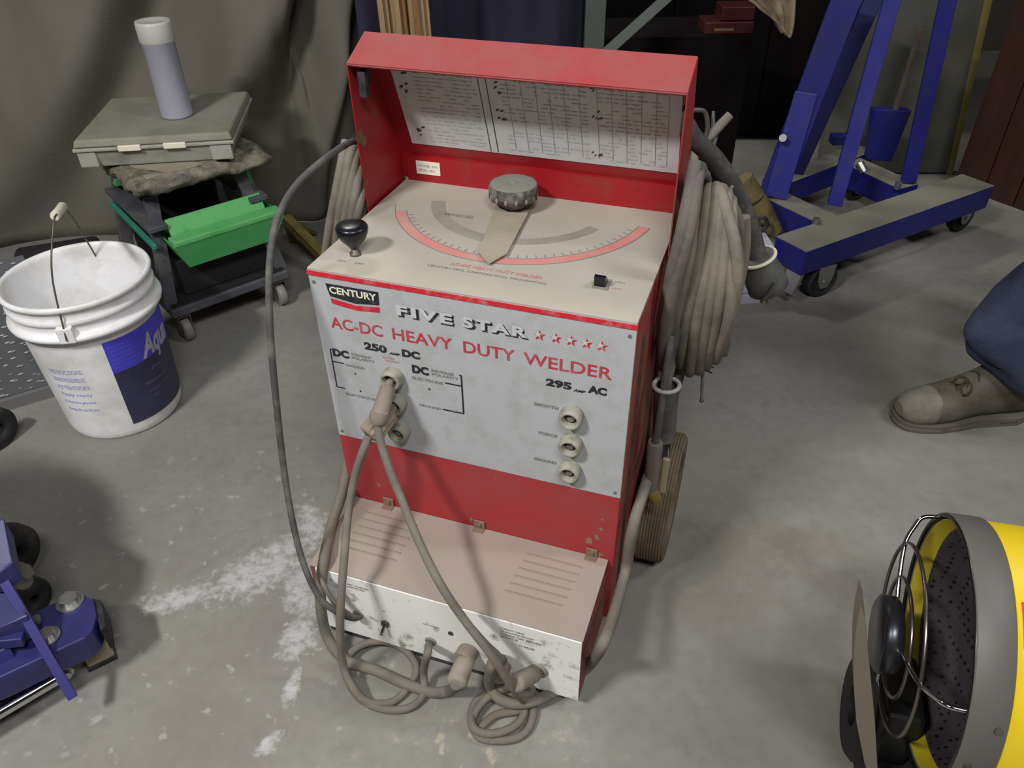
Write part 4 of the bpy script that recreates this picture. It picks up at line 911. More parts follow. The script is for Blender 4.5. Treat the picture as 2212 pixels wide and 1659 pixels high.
# ------------------------------------------------------------------ blue jack, lower left
def jack():
    o = thing('floor_jack', 'dark blue steel jack with silver bolts and chrome rod at the lower left edge', 'jack', P(60, 1400, z=0))
    Mi = Matrix.Translation(-o.location)
    zt = .125
    A = P(-140, 1470, z=zt); B = P(196, 1318, z=zt); d = (B-A).normalized(); n = Vector((-d.y, d.x, 0)); wd = .052
    mb = MB(); poly = [A-n*wd]+[B-d*.02-n*wd, B-d*.005-n*wd*.8, B+d*.006-n*wd*.3, B+d*.008+n*wd*.4, B-d*.004+n*wd*.85, B-d*.024+n*wd]+[A+n*wd]
    mb.prism([p-Z*.050 for p in poly], Z*.050, 0, .003); mb.build('beam', [NAVYJ], o, Mi)
    MB().prism([p-Z*.056 for p in [B+d*.004-n*wd*.9, B+d*.012-n*wd*.8, B+d*.018+n*wd*.3, B+d*.006+n*wd*.6]], Z*.050).build('end_plate', [RUBBER], o, Mi)
    # pale block foot
    c = P(203, 1385, z=.045); mb = MB(); M = Matrix.Translation(c) @ Matrix.Rotation(math.atan2(d.y, d.x), 4, 'Z')
    mb.box(-.024, .020, -.020, .022, -.036, .044, 0, M, .004); mb.build('caster_block', [mat('block_tan', (150, 142, 116), .8, var=.1)], o, Mi)
    MB().box(-.026, .022, -.022, .024, -.044, -.034, 0, M, .002).build('block_pad', [RUBBER], o, Mi)
    def bolt(px, py, z, r, hh, up=Z, wash=True):
        c = P(px, py, z=z); m = MB(); 
        if wash: m.cyl(c, c+up*.003, r*1.45, 0, 24)
        m.cyl(c+up*.003, c+up*hh, r, 0, 6); m.build('hex_bolt', [STEEL], o, Mi)
    bolt(152, 1302, zt, .0150, .014); bolt(80, 1345, zt+.004, .009, .010, wash=False); bolt(104, 1376, zt+.001, .013, .012)
    bolt(36, 1248, .20, .017, .020, up=(n*-.2+d*.7+Z*.6).normalized()); bolt(143, 1452, .05, .008, .010, up=-n)
    # upper arms (left side, partly out of frame)
    a0 = P(-80, 1120, z=.30); a1 = P(4, 1215, z=.24)
    mb = MB(); mb.prism([P(-120, 1060, z=.32), P(8, 1120, z=.30), P(28, 1215, z=.26), P(-10, 1245, z=.25), P(-140, 1250, z=.25)], (0, 0, -.04), 0, .003); mb.build('lift_arm', [NAVYJ], o, Mi)
    mb = MB(); mb.prism([P(-100, 1250, z=.22), P(20, 1250, z=.21), P(60, 1330, z=.19), P(0, 1360, z=.18), P(-110, 1390, z=.18)], (0, 0, -.05), 0, .003); mb.build('lift_arm', [NAVYJ], o, Mi)
    mb = MB(); mb.beam(P(-70, 1385, z=.16), P(56, 1372, z=.15), .030, .02); mb.build('cross_bar', [NAVYJ], o, Mi)
    mb = MB(); mb.beam(P(0, 1400, z=.14), P(28, 1452, z=.10), .026, .018); mb.build('link', [NAVYJ], o, Mi)
    MB().beam(P(-5, 1232, z=.245), P(158, 1508, z=.070), .014, .007, up=n, b=.001).build('flat_bar', [mat('jack_blue_bright', (50, 48, 112), .4, var=.1)], o, Mi)
    r0, r1 = P(-90, 1590, z=.05), P(128, 1462, z=.05)
    MB().cyl(r0, r1, .011, 0, 24).build('chrome_rod', [CHROME], o, Mi)
    MB().cyl(P(8, 1448, z=.06), P(14, 1462, z=.05), .024, 0, 24).build('pivot', [STEELD], o, Mi)
    for px, py, z, r in ((18, 1195, .10, .055), (58, 1292, .04, .04), (-14, 925, .05, .05)):
        c = P(px, py, z=z); m = MB(); M = Matrix.Translation(c) @ Matrix.Rotation(math.atan2(d.y, d.x)+.6, 4, 'Z') @ Matrix.Rotation(PI/2, 4, 'X')
        m.lathe([(r*.3, -.018), (r*.92, -.018), (r, -.012), (r, .012), (r*.92, .018), (r*.3, .018), (r*.3, -.018)], 0, 36, M); m.build('wheel', [RUBBER], o, Mi)
    MB().prism([P(-200, 1640, z=.005), P(-10, 1530, z=.005), P(60, 1440, z=.005), P(-200, 1500, z=.005)], Z*.05).build('base_plate', [mat('jack_black', (22, 20, 34), .6)], o, Mi)
    # unseen column and disc past the left edge, added to cast the floor shadow
    c = Vector((-1.20, .66, 0)); MB().cyl(c, c+Z*.60, .055, 0, 32).build('shadow_column', [NAVYJ], o, Mi)
    MB().tube([c+Z*.585, c+Z*.59, c+Z*.625, c+Z*.63], [.24, .25, .25, .24], 0, 64).build('shadow_plate', [NAVYJ], o, Mi)
jack()

# ------------------------------------------------------------------ heater, lower right
def heater():
    C0 = Vector((.5481, .6045, .2998)); ya = -.2938; tilt = .0475
    u0 = Vector((math.cos(ya), math.sin(ya), 0)); v0 = Vector((-math.sin(ya), math.cos(ya), 0))
    u = (u0*math.cos(tilt)+Z*math.sin(tilt)); up = (Z*math.cos(tilt)-u0*math.sin(tilt)).normalized()
    h = thing('space_heater', 'yellow barrel shop heater with grey collar and wire guard, in the lower right corner', 'heater', (C0.x+.1, C0.y-.02, 0))
    Mi = Matrix.Translation(-h.location); y_ = u.cross(up)
    B = Matrix(((up.x, y_.x, u.x, C0.x), (up.y, y_.y, u.y, C0.y), (up.z, y_.z, u.z, C0.z), (0, 0, 0, 1)))
    r = .170; cw = .040
    MB().lathe([(r-.004, .004), (r-.001, -.001), (r+.002, -.001), (r+.003, .003), (r+.003, cw-.002), (r+.001, cw), (r-.005, cw), (r-.005, .004)], 0, 128, B).build('collar', [HGRAY], h, Mi)
    MB().lathe([(r-.010, cw-.006), (r-.0005, cw-.004), (r-.0005, .55), (r-.01, .57), (.05, .59), (.0001, .59)], 0, 128, B).build('barrel', [YELLOW], h, Mi)
    MB().lathe([(r-.006, .003), (r-.008, .004), (r-.013, .034), (r-.014, .036), (r-.014, .06), (r-.010, .06)], 0, 128, B).build('inner_ring', [YELLOWD], h, Mi)
    MB().lathe([(r-.0145, .022), (r-.020, .026), (r-.030, .060), (.10, .085), (.0001, .10)], 0, 128, B).build('burner_grille', [perf_mat()], h, Mi)
    MB().torus(C0, u, r-.001, .0030, 0, 128, 8).build('rim', [mat('rim_black', (22, 22, 24), .25)], h, Mi)
    gr = MB()
    def ring(R, t, w=.0026):
        gr.tube([C0+up*math.cos(2*PI*k/72)*R+y_*math.sin(2*PI*k/72)*R+u*t for k in range(72)], w, 0, 8, closed=True)
    ring(.124, -.040); ring(.078, -.044)
    gr.build('wire_guard', [WIRE], h, Mi)
    def arm(ang):
        a = math.radians(ang); dv = up*math.cos(a)+y_*math.sin(a)
        MB().tube(spline([C0+dv*.050-u*.046, C0+dv*.078-u*.045, C0+dv*.124-u*.041, C0+dv*(r-.020)-u*.030, C0+dv*(r-.008)-u*.022, C0+dv*(r-.004)-u*.008, C0+dv*(r-.004)+u*.020], 6), .0030, 0, 8).build('guard_arm', [CHROME], h, Mi)
    for ang in (-52, 62, 185): arm(ang)
    MB().lathe([(.0001, -.070), (.046, -.070), (.052, -.066), (.052, -.048), (.047, -.044), (.0001, -.042)], 0, 56, B).build('hub', [mat('hub_metal', (84, 84, 92), .3, .8, var=.05)], h, Mi)
    # curved support in front, dark housing behind it, wheel beyond
    sd = v0
    PC = C0*1.; PC = PC-v0*.100; prof = []
    for (px, py) in ((1860, 1308), (1868, 1335), (1874, 1400), (1882, 1480), (1890, 1560), (1897, 1680), (1885, 1700), (1868, 1650), (1850, 1560), (1844, 1480), (1845, 1400), (1851, 1350)):
        d_ = P(px, py, y=.60)-CAM; prof.append(CAM+d_*((PC-CAM).dot(v0)/d_.dot(v0)))
    for q in prof: q.z = max(q.z, .0)
    MB().prism(prof, v0*.040, 0, .001).build('support_leg', [HGRAYL], h, Mi)
    M = Matrix.Translation((C0.x, C0.y, 0)) @ Matrix.Rotation(ya, 4, 'Z')
    MB().box(-.030, .02, -.05, .060, .0, .19, 0, M, .008).build('dark_housing', [mat('housing_black', (16, 16, 17), .5)], h, Mi)
    c = C0-u0*.030+v0*.030; c.z = .080
    Mw = Matrix.Translation(c) @ Matrix.Rotation(ya, 4, 'Z') @ Matrix.Rotation(PI/2, 4, 'Y')
    MB().lathe([(.03, -.016), (.072, -.018), (.080, -.010), (.080, .010), (.072, .016), (.03, .014), (.03, -.016)], 0, 64, Mw).build('wheel', [mat('wheel_black', (17, 17, 18), .7)], h, Mi)
    MB().box(-.02, .55, -.10, .10, .02, .080, 0, M, .01).build('fuel_tank', [mat('tank_black', (30, 30, 32), .5)], h, Mi)
    for x in (.08, .42): MB().box(x, x+.03, -.08, .08, .075, .15+x*.03, 0, M, .002).build('bracket', [HGRAY], h, Mi)
    return h, Mi, B, C0, u, up, y_, r
HT = heater()
def heater_marks(h, Mi, B, C0, u, up, y_, r):
    # direction towards camera decides which way the visible side is
    sgn = 1 if (y_.dot(CAM-C0) > 0) else -1
    def onb(t, a, rr): return B @ Vector((math.cos(a)*rr, math.sin(a)*rr*sgn, t))
    for a, t in ((1.15, .030), (1.50, .012)):
        c = onb(t, a, r+.003); nrm = (c-(C0+u*t)).normalized(); MB().cyl(c-nrm*.001, c+nrm*.003, .0042, 0, 16).build('screw', [STEELD], h, Mi)
    q = MB(); vs = []; fs = []
    for i in range(13):
        for t in (.052, .17): vs.append(onb(t, .32+i*.022, r+.0012))
    for i in range(12): fs.append((2*i, 2*i+1, 2*i+3, 2*i+2))
    q.add(vs, fs, 0); 
    for i in range(12): q.add([onb(.046, .30+i*.0255, r+.0006), onb(.18, .30+i*.0255, r+.0006), onb(.18, .30+(i+1)*.0255, r+.0006), onb(.046, .30+(i+1)*.0255, r+.0006)], [(0, 1, 2, 3)], 1)
    k = 20; cc = (.078, .45)
    q.add([onb(cc[0]+math.cos(2*PI*i/k)*.014, cc[1]+math.sin(2*PI*i/k)*.085, r+.0017) for i in range(k)], [list(range(k))], 2)
    q.build('sticker', [LABELW, INKR, INKK], h, Mi)
heater_marks(*HT)

# ------------------------------------------------------------------ person on the right
def section_loft(secs, n=28):
    """secs: (center, half_w (y), half_h (z))"""
    R = []
    for c, a, bq, e in secs:
        R.append([Vector(c)+Vector((0, math.copysign(abs(math.cos(2*PI*k/n))**e, math.cos(2*PI*k/n))*a, math.copysign(abs(math.sin(2*PI*k/n))**e, math.sin(2*PI*k/n))*bq)) for k in range(n)])
    return R
def skin_mesh(name, verts, edges, radii, m, par, sub=2, root=0):
    me = bpy.data.meshes.new('tmp'); me.from_pydata(verts, edges, []); ob = bpy.data.objects.new('tmp', me); COL.objects.link(ob)
    ob.modifiers.new('k', 'SKIN'); sd = me.skin_vertices[0].data if me.skin_vertices else None
    if sd is None:
        me.skin_vertices.new() if hasattr(me.skin_vertices, 'new') else None; sd = me.skin_vertices[0].data
    for i, r_ in enumerate(radii): sd[i].radius = (r_, r_) if not isinstance(r_, tuple) else r_; sd[i].use_root = (i == root)
    s = ob.modifiers.new('s', 'SUBSURF'); s.levels = sub; s.render_levels = sub
    dg = bpy.context.evaluated_depsgraph_get(); dg.update()
    nm = bpy.data.meshes.new_from_object(ob.evaluated_get(dg)); bpy.data.objects.remove(ob); bpy.data.meshes.remove(me)
    nm.name = name; nm.materials.clear(); nm.materials.append(m)
    for p in nm.polygons: p.use_smooth = True; p.material_index = 0
    o = bpy.data.objects.new(name, nm); COL.objects.link(o)
    if par: o.parent = par
    return o
def person():
    px_, py_ = 1.105, 1.55      # ankle of the near visible foot
    g = thing('person', 'person in dark blue jeans and dusty lace-up boots standing at the right edge', 'person', (px_, py_, 0))
    # body, one surface: pelvis, legs, trunk, neck, head, arms, hands (local coords; faces -x)
    v = []; e = []; r = []
    def a(p, rad, par=None):
        v.append(p); r.append(rad)
        if par is not None: e.append((par, len(v)-1))
        return len(v)-1
    hx = .16; hy = .02      # pelvis centre relative to the near foot: the other leg is behind/right
    pel = a((hx, -hy, .93), (.13, .12))
    for s in (1, -1):
        fx = 0. if s < 0 else .36
        hip = a((hx+(fx-.18)*.3, -hy+s*.09, .88), .082, pel); kn_ = a((hx*.5+fx*.5-.01, -hy+s*.105, .50), .055, hip); an = a((fx, -hy+s*.11, .10), .036, kn_); a((fx-.10, -hy+s*.11, .05), .032, an)
    w_ = a((hx, -hy, 1.10), (.12, .10), pel); ch = a((hx-.01, -hy, 1.32), (.14, .11), w_); nk = a((hx-.02, -hy, 1.50), .052, ch); hd = a((hx-.03, -hy, 1.60), (.075, .085), nk); a((hx-.03, -hy, 1.72), (.070, .080), hd)
    for s in (1, -1):
        sh = a((hx, -hy+s*.18, 1.42), .055, ch); el = a((hx+.05, -hy+s*.25, 1.16), .040, sh); wr = a((hx-.16, -hy+s*.20, 1.20), .026, el); pm = a((hx-.23, -hy+s*.18, 1.215), (.018, .034), wr)
        for k in range(4):
            f0 = a((hx-.275, -hy+s*.175+s*.004*k, 1.215+(k-1.5)*.019), .0085, pm); f1 = a((hx-.305+.004*abs(k-1), -hy+s*.165, 1.205+(k-1.5)*.019), .008, f0); a((hx-.318+.004*abs(k-1), -hy+s*.145, 1.198+(k-1.5)*.019), .007, f1)
        t0 = a((hx-.20, -hy+s*.17, 1.245), .010, wr); a((hx-.235, -hy+s*.15, 1.262), .009, t0)
    body = skin_mesh('body', v, e, r, SKIN, g, 1, pel)
    # face: nose and ears as part of a head detail
    m = MB(); c = Vector((hx-.115, -hy, 1.655)); m.ball(c, .014, 0, 10, (1, .8, 1.5)); m.build('nose', [SKIN], body)
    for s in (1, -1): MB().ball((hx-.10, -hy+s*.032, 1.685), .011, 0, 12).build('eye', [LABELW], body)
    MB().ball((hx-.01, -hy, 1.72), .102, 0, 20, (1, .88, .78)).build('hair', [HAIR], body)
    # jacket
    jv = []; je = []; jr = []
    def b(p, rad, par=None):
        jv.append(p); jr.append(rad)
        if par is not None: je.append((par, len(jv)-1))
        return len(jv)-1
    j0 = b((hx, -hy, .98), (.165, .145)); j1 = b((hx, -hy, 1.15), (.155, .135), j0); j2 = b((hx-.01, -hy, 1.34), (.17, .14), j1); b((hx-.015, -hy, 1.45), (.09, .09), j2)
    for s in (1, -1):
        q = b((hx, -hy+s*.185, 1.42), .075, j2); q = b((hx+.05, -hy+s*.255, 1.16), .060, q); b((hx-.12, -hy+s*.21, 1.195), .046, q)
    skin_mesh('jacket', jv, je, jr, JACKET, g, 1, 0)
    # jeans: two legs and seat
    def FRONT(z):
        T_ = ((.09, .074), (.14, .082), (.165, .095), (.20, .125), (.245, .140), (.29, .140), (.34, .118), (.40, .094), (.44, .094), (.50, .108), (.60, .105), (.95, .12))
        for (a0_, b0_), (a1_, b1_) in zip(T_, T_[1:]):
            if z <= a1_: return b0_+(b1_-b0_)*max(0, (z-a0_))/(a1_-a0_)
        return .12
    def leg(fx, s):
        cy_ = -hy+s*.11; sec = []
        zs = [.92, .82, .74, .66, .60, .55, .51, .48, .45, .42, .39, .36, .33, .30, .28, .26, .24, .22, .20, .185, .17, .16, .15, .145]
        R = []; n = 40
        for z in zs:
            t = (z-.1)/.82; x = fx*(1-t)+(hx-.0)*t; rr = .078+.040*t+(.022*math.exp(-((z-.17)/.06)**2))+(.012 if z < .3 else 0)
            y = cy_ if z < .8 else cy_*1.+0
            ring = []
            for k in range(n):
                th = 2*PI*k/n
                wr = 1+.05*math.sin(3*th+z*42)*(1 if z < .4 else .4)+.14*noise.noise(Vector((math.cos(th)*1.6, math.sin(th)*1.6+s*5, z*22)))
                bul = .018*math.exp(-((z-.20)/.05)**2)*max(0, -math.cos(th))      # stacked cuff bulges to the front
                fr = FRONT(z); cx_ = math.cos(th); rx_ = (fr if cx_ < 0 else .092)*(.75+.25*abs(cx_)) if z < .6 else rr
                ring.append(Vector((x+(cx_*(rx_*wr)), y+math.sin(th)*rr*wr*.92, z+.010*math.sin(2*th+2)*(1 if z < .2 else 0)+(.030*math.cos(th) if z < .2 else 0)*-.6)))
            R.append(ring)
        # turned-in hem
        R.append([p*1+Vector((0, 0, .012)) for p in [Vector((fx-.01+(q.x-fx+.01)*.88, cy_+(q.y-cy_)*.88, q.z)) for q in R[-1]]])
        return MB().rings(R, 0, True, True)
    m = leg(0, -1); m2 = leg(.36, 1); m.v, off = m.v, len(m.v)
    m.add(m2.v, m2.f, 0, True)
    R = []; n = 40
    for z, aa, bb in ((.84, .115, .19), (.90, .125, .195), (.98, .130, .19), (1.02, .128, .185)):
        R.append([Vector((hx+math.cos(2*PI*k/n)*aa, -hy+math.sin(2*PI*k/n)*bb, z)) for k in range(n)])
    m.rings(R, 0); m.build('jeans', [DENIM], g)
    # boots
    def boot(fx, s):
        cy_ = -hy+s*.11; ox = fx-.215
        up_ = [(0.004, .018, .040, .012), (.012, .032, .040, .022), (.030, .044, .042, .032), (.060, .050, .046, .038), (.095, .051, .052, .043), (.125, .046, .062, .050), (.155, .041, .075, .060), (.185, .039, .088, .072), (.215, .039, .096, .080), (.245, .038, .096, .080), (.270, .034, .080, .062), (.285, .024, .060, .040), (.291, .008, .050, .024)]
        R = section_loft([(Vector((ox+x*1.1, cy_, zc)), w, hh, .85) for x, w, zc, hh in up_], 32)
        for ring in R:
            for p in ring:
                q = noise.noise(Vector((p.x*40, p.y*40, p.z*40)))*.0025; p.z = max(.018, p.z+q)
        bt_ = MB().rings(R, 0).build('boot', [LEATH], g)
        shaft = MB(); SR = []
        for z, rr in ((.10, .048), (.14, .050), (.18, .053), (.19, .050), (.15, .046)):
            SR.append([Vector((fx+.012+math.cos(2*PI*k/28)*rr*1.05, cy_+math.sin(2*PI*k/28)*rr*.85, z)) for k in range(28)])
        shaft.rings(SR, 0, True, False); shaft.build('boot_shaft', [LEATH], bt_)
        # toe cap
        RT_ = section_loft([(Vector((ox+x*1.1-.0015, cy_, zc+.0005)), w+.001, hh+.001, .85) for x, w, zc, hh in up_[:4]]+[(Vector((ox+.078, cy_, .0475)), .0495, .040, .85)], 32)
        for ring in RT_:
            for p in ring: p.z = max(.019, p.z)
        MB().rings(RT_, 0).build('toe_cap', [LEATHT], bt_)
        # sole
        out = []
        prof = [(0, .0), (.003, .020), (.015, .038), (.040, .050), (.080, .056), (.120, .052), (.165, .042), (.215, .043), (.260, .043), (.288, .030), (.296, .0)]
        for x, w in prof: out.append(Vector((ox-.003+x*1.09, cy_+w*.96, .0)))
        for x, w in prof[::-1][1:-1]: out.append(Vector((ox-.003+x*1.09, cy_-w*.96, .0)))
        MB().prism(out, Z*.022, 0, .002).build('sole', [SOLE], bt_)
        MB().prism([p+Z*.008+Vector((-.001 if p.x < ox+.1 else .001, 0, 0)) for p in out], Z*.004).build('welt', [LEATHT], bt_)
        lc = MB()
        for k in range(5):
            x = ox+.116+k*.022; z = .104+k*.0135-.004; w = .022
            lc.tube(spline([(x-.004, cy_-w, z-.012), (x, cy_-.006, z+.003), (x+.010, cy_+w, z-.006)]), .0022, 0, 6); lc.tube(spline([(x-.004, cy_+w, z-.012), (x, cy_+.006, z+.004), (x+.010, cy_-w, z-.006)]), .0022, 0, 6)
        for s2 in (1, -1): lc.torus((ox+.126, cy_-.012+s2*.014, .110), (0, .3*s2, 1), .015, .0020, 0, 20, 6, 1.4, .7)
        lc.build('laces', [LACE], bt_)
    boot(0, -1); boot(.36, 1)
    g.location = (px_, py_-0.0, 0); g.rotation_euler = (0, 0, math.radians(4))
person()

# ------------------------------------------------------------------ blue engine hoist
def hoist():
    h = thing('engine_hoist', 'blue steel engine hoist on casters with dusty base beams, right of the welder', 'hoist', P(1750, 600, z=0))
    Mi = Matrix.Translation(-h.location); ZT = .180
    nl, nr, fl2, fr2 = P(1742, 545, z=ZT), P(2148, 402, z=ZT), P(1700, 503, z=ZT), P(2108, 362, z=ZT)
    d = (nr-nl).normalized(); n = Vector((-d.y, d.x, 0)); ln_ = (nr-nl).length; wb = (fl2-nl).dot(n)
    fl2 = nl+n*wb; hb = .075
    def bar(name, a, L_, w, z1, hh, dirv, m=BLUE, top=True):
        nn = Vector((-dirv.y, dirv.x, 0)); b = MB().prism([a-Z*(a.z-z1)-Z*hh, a+dirv*L_-Z*(a.z-z1)-Z*hh, a+dirv*L_+nn*w-Z*(a.z-z1)-Z*hh, a+nn*w-Z*(a.z-z1)-Z*hh], Z*hh, 0, .003).build(name, [m], h, Mi)
        if top:
            MB().prism([a-Z*(a.z-z1), a+dirv*L_-Z*(a.z-z1), a+dirv*L_+nn*w-Z*(a.z-z1), a+nn*w-Z*(a.z-z1)], Z*.0012).build('dust_layer', [BDUST], b, Mi)['label'] = 'dust on the beam top'
        return b
    bar('base_beam', nl, ln_, wb, ZT, hb, d)
    # left cross beam, from the near beam back-left
    ca = P(1655, 400, z=ZT); cb = P(1790, 478, z=ZT)
    e = (ca-cb).normalized()      # towards back-left
    bar('cross_beam', P(1815, 470, z=ZT-.006), (P(1600, 372, z=ZT)-P(1815, 470, z=ZT)).length, .085, ZT-.006, hb, (P(1600, 372, z=ZT)-P(1815, 470, z=ZT)).normalized())
    # right cross beam
    ra = P(1985, 398, z=ZT-.006); rb_ = P(1850, 338, z=ZT-.006)
    bar('cross_beam', ra, (rb_-ra).length, .085, ZT-.006, hb, (rb_-ra).normalized())
    # far beam
    fa = P(1690, 402, z=ZT); fb = P(1852, 340, z=ZT); dd_ = (fb-fa).normalized()
    bar('far_beam', fa, (fb-fa).length+.1, .08, ZT, hb, dd_)
    # posts
    yP = P(1672, 405, z=ZT).y
    b0 = P(1668, 418, z=ZT); t0 = P(1835, -20, y=b0.y+.02)
    MB().beam(b0, t0, .078, .045, up=V).build('upright', [BLUE], h, Mi)
    MB().beam(b0+Vector((.003, -.032, 0)), P(1742, 200, y=b0.y-.01), .064, .008, up=V).build('upright_plate', [BLUEL], h, Mi)
    MB().cyl(P(1691, 298, y=b0.y-.05), P(1691, 298, y=b0.y-.035), .011, 0, 16).build('bolt', [STEEL], h, Mi)
    b1 = P(1803, 440, z=ZT); t1 = P(1935, -30, y=b1.y+.02)
    MB().beam(b1, t1, .042, .042, up=V).build('brace', [BLUEL], h, Mi)
    b2 = P(1962, 392, z=ZT); t2 = P(2052, -20, y=b2.y)
    MB().beam(b2, t2, .045, .03, up=V).build('brace', [BLUE], h, Mi)
    b3 = P(1730, 388, z=ZT); MB().beam(b3+Vector((0, .06, 0)), P(1895, -20, y=b3.y+.08), .05, .04, up=V).build('brace', [mat('blue_deep', (20, 22, 84), .5)], h, Mi)
    b4 = P(1905, 345, z=ZT); MB().prism([P(1875, 345, y=b4.y), P(1925, 350, y=b4.y), P(1970, 240, y=b4.y), P(1890, 238, y=b4.y)], (0, .04, 0), 0, .002).build('gusset', [BLUE], h, Mi)
    MB().beam(P(1930, 250, y=b4.y+.02), P(1990, 60, y=b4.y+.02), .018, .018, up=V).build('ram_rod', [STEELD], h, Mi)
    MB().cyl(P(1856, 352, y=b3.y+.02), P(1866, 372, y=b3.y), .014, 0, 12).build('pin', [STEEL], h, Mi)
    MB().box(-.03, .03, -.02, .02, -.015, .015, 0, Matrix.Translation(P(1815, 300, y=b3.y+.12)), .002).build('gusset', [BLUE], h, Mi)
    for px, py in ((1763, 478), (1940, 400)):
        c = P(px, py, z=ZT+.008); MB().cyl(c-Z*.012, c+Z*.010, .011, 0, 6).build('bolt', [STEEL], h, Mi)
    def caster(c, r, ang, plate=True):
        M = Matrix.Translation((c.x, c.y, r)) @ Matrix.Rotation(ang, 4, 'Z') @ Matrix.Rotation(PI/2, 4, 'X')
        w = MB().lathe([(.012, -.014), (r*.6, -.014), (r*.62, -.010), (r*.75, -.010), (r*.78, -.016), (r*.95, -.016), (r, -.010), (r, .010), (r*.95, .016), (r*.78, .016), (r*.75, .010), (.012, .012)], 0, 40, M).build('caster', [RUBBER], h, Mi)
        f = MB(); 
        for s in (-.020, .020):
            pr_ = [(-.030, ZT-hb), (.030, ZT-hb), (.026, r+.006), (.012, r-.020), (-.012, r-.020), (-.026, r+.006)]
            f.prism([Matrix.Translation((c.x, c.y, 0)) @ Matrix.Rotation(ang, 4, 'Z') @ Vector((x, s-.0015, z)) for x, z in pr_], (Matrix.Rotation(ang, 3, 'Z') @ Vector((0, .003, 0))))
        f.cyl(Matrix.Translation((c.x, c.y, r)) @ (Matrix.Rotation(ang, 3, 'Z') @ Vector((0, -.024, 0))), Matrix.Translation((c.x, c.y, r)) @ (Matrix.Rotation(ang, 3, 'Z') @ Vector((0, .024, 0))), .006, 0, 12)
        f.build('caster_fork', [STEEL], w, Mi)
    caster(P(1762, 636, z=.0), .052, .40); caster(P(2064, 496, z=.0), .050, .5); caster(P(1652, 392, z=ZT), .05, .2)
    caster(fb+Vector((.05, .06, 0)), .05, .3)
    # tow bracket at the near left end
    MB().prism([nl-n*.0+d*.002-Z*(nl.z-.105), nl+n*.05-Z*(nl.z-.105), nl+n*.05-Z*(nl.z-.05)-d*.02, nl-Z*(nl.z-.05)-d*.02], d*.012).build('end_bracket', [mat('bracket_gray', (122, 120, 124), .6, .3)], h, Mi)
hoist()

# ------------------------------------------------------------------ printed carton and things behind the coil
def carton():
    a = P(1500, 660, z=0); b = P(1652, 655, z=0); d = (b-a).normalized(); n = Vector((-d.y, d.x, 0)); w = (b-a).length
    hh = .17; dep = .12
    c = thing('rod_carton', 'white printed carton with red and black print behind the hanging plug', 'box', a, math.atan2(d.y, d.x))
    MB().prism([(0, 0, 0), (w, 0, 0), (w, 0, .028), (0, 0, .028)], (0, .14, 0), 0, .001).build('box_base', [BOXW], c)
    MB().box(.0, w+.005, .030, .16, .028, hh, b=.0015).build('box_body', [BOXW], c)
    t = MB(); f = lambda x, z: (x, .0292, z)
    put_text(t, 'LINCOLN', w*.28, w*.98, .048, .070, f, 0, .05, shear=.2); put_text(t, 'ELECTRIC', w*.3, w*.9, .036, .044, f, 0)
    t.box(w*.30, w*.95, .0285, .0295, .080, .088, 0); t.box(w*.40, w*.55, .0285, .0295, .135, .150, 0)
    t.build('lettering', [INKK], c)
    t = MB(); t.prism([(w*.42, .0293, .085), (w*.60, .0293, .085), (w*.66, .0293, .120), (w*.48, .0293, .105)], (0, -.0006, 0)); t.build('red_print', [INKR], c)
    t = MB(); f = lambda x, y: (x, y, .0287)
    put_text(t, 'WELDING RODS', w*.45, w*.85, .006, .020, f, 0, .02); t.build('lettering', [INKG], c)
carton()
# olive cylinder-ish clamp body behind cord
tag(MB().tube([P(1606, 385, y=2.12), P(1640, 440, y=2.12), P(1672, 500, y=2.12)], [.026, .030, .026], 0, 18).build('grinder', [mat('olive_dark', (118, 108, 66), .8, var=.15, col2=(70, 66, 44), mix=.35, mscale=14)]), 'olive tan tubular tool lying on the white carton behind the thick cord', 'tool')
tg_ = bpy.data.objects['grinder']
MB().torus(P(1628, 428, y=2.12), (P(1672, 500, y=2.12)-P(1606, 385, y=2.12)), .030, .003, 0, 30, 6).build('band', [RUBBER], tg_)
MB().tube(spline([P(1620, 480, y=2.06), P(1650, 470, y=2.05), P(1655, 490, y=2.05), P(1625, 500, y=2.05), P(1600, 470, y=2.08)]), .006, 0, 8).build('trigger_wire', [RUBBER], tg_)
tag(MB().box(-.10, .13, -.07, .09, 0, .045, 0, Matrix.Translation((0.62, 2.16, 0)) @ Matrix.Rotation(-.2, 4, 'Z'), .004).build('dark_box', [mat('dark_misc', (34, 34, 34), .8, var=.3)]), 'low dark box on the floor behind the white carton', 'box')

# ------------------------------------------------------------------ background behind the welder
def navy():
    vs = []; fs = []; nx, nz = 80, 40; x0, x1, y0 = P(795, 60, y=2.25).x, P(1262, 100, y=2.25).x, 2.25
    for j in range(nz+1):
        for i in range(nx+1):
            t = i/nx; z = .02+1.35*j/nz; x = x0-.03+(x1-x0+.03)*t
            f = .035*math.sin(t*13+z*1.4)+.02*math.sin(t*29-z*3)+.03*noise.noise(Vector((t*6, z*3, 1)))
            vs.append((x, y0+f+.04*t, z))
    for j in range(nz):
        for i in range(nx): fs.append((j*(nx+1)+i, j*(nx+1)+i+1, (j+1)*(nx+1)+i+1, (j+1)*(nx+1)+i))
    o = MB().add(vs, fs, 0, True).build('navy_cloth', [NAVYC]); s = o.modifiers.new('s', 'SOLIDIFY'); s.thickness = .004
    tag(o, 'dark navy cloth hanging in folds behind the red lid', 'cloth')
navy()
xs = [845, 856, 868, 880, 893, 908, 919, 930, 941]
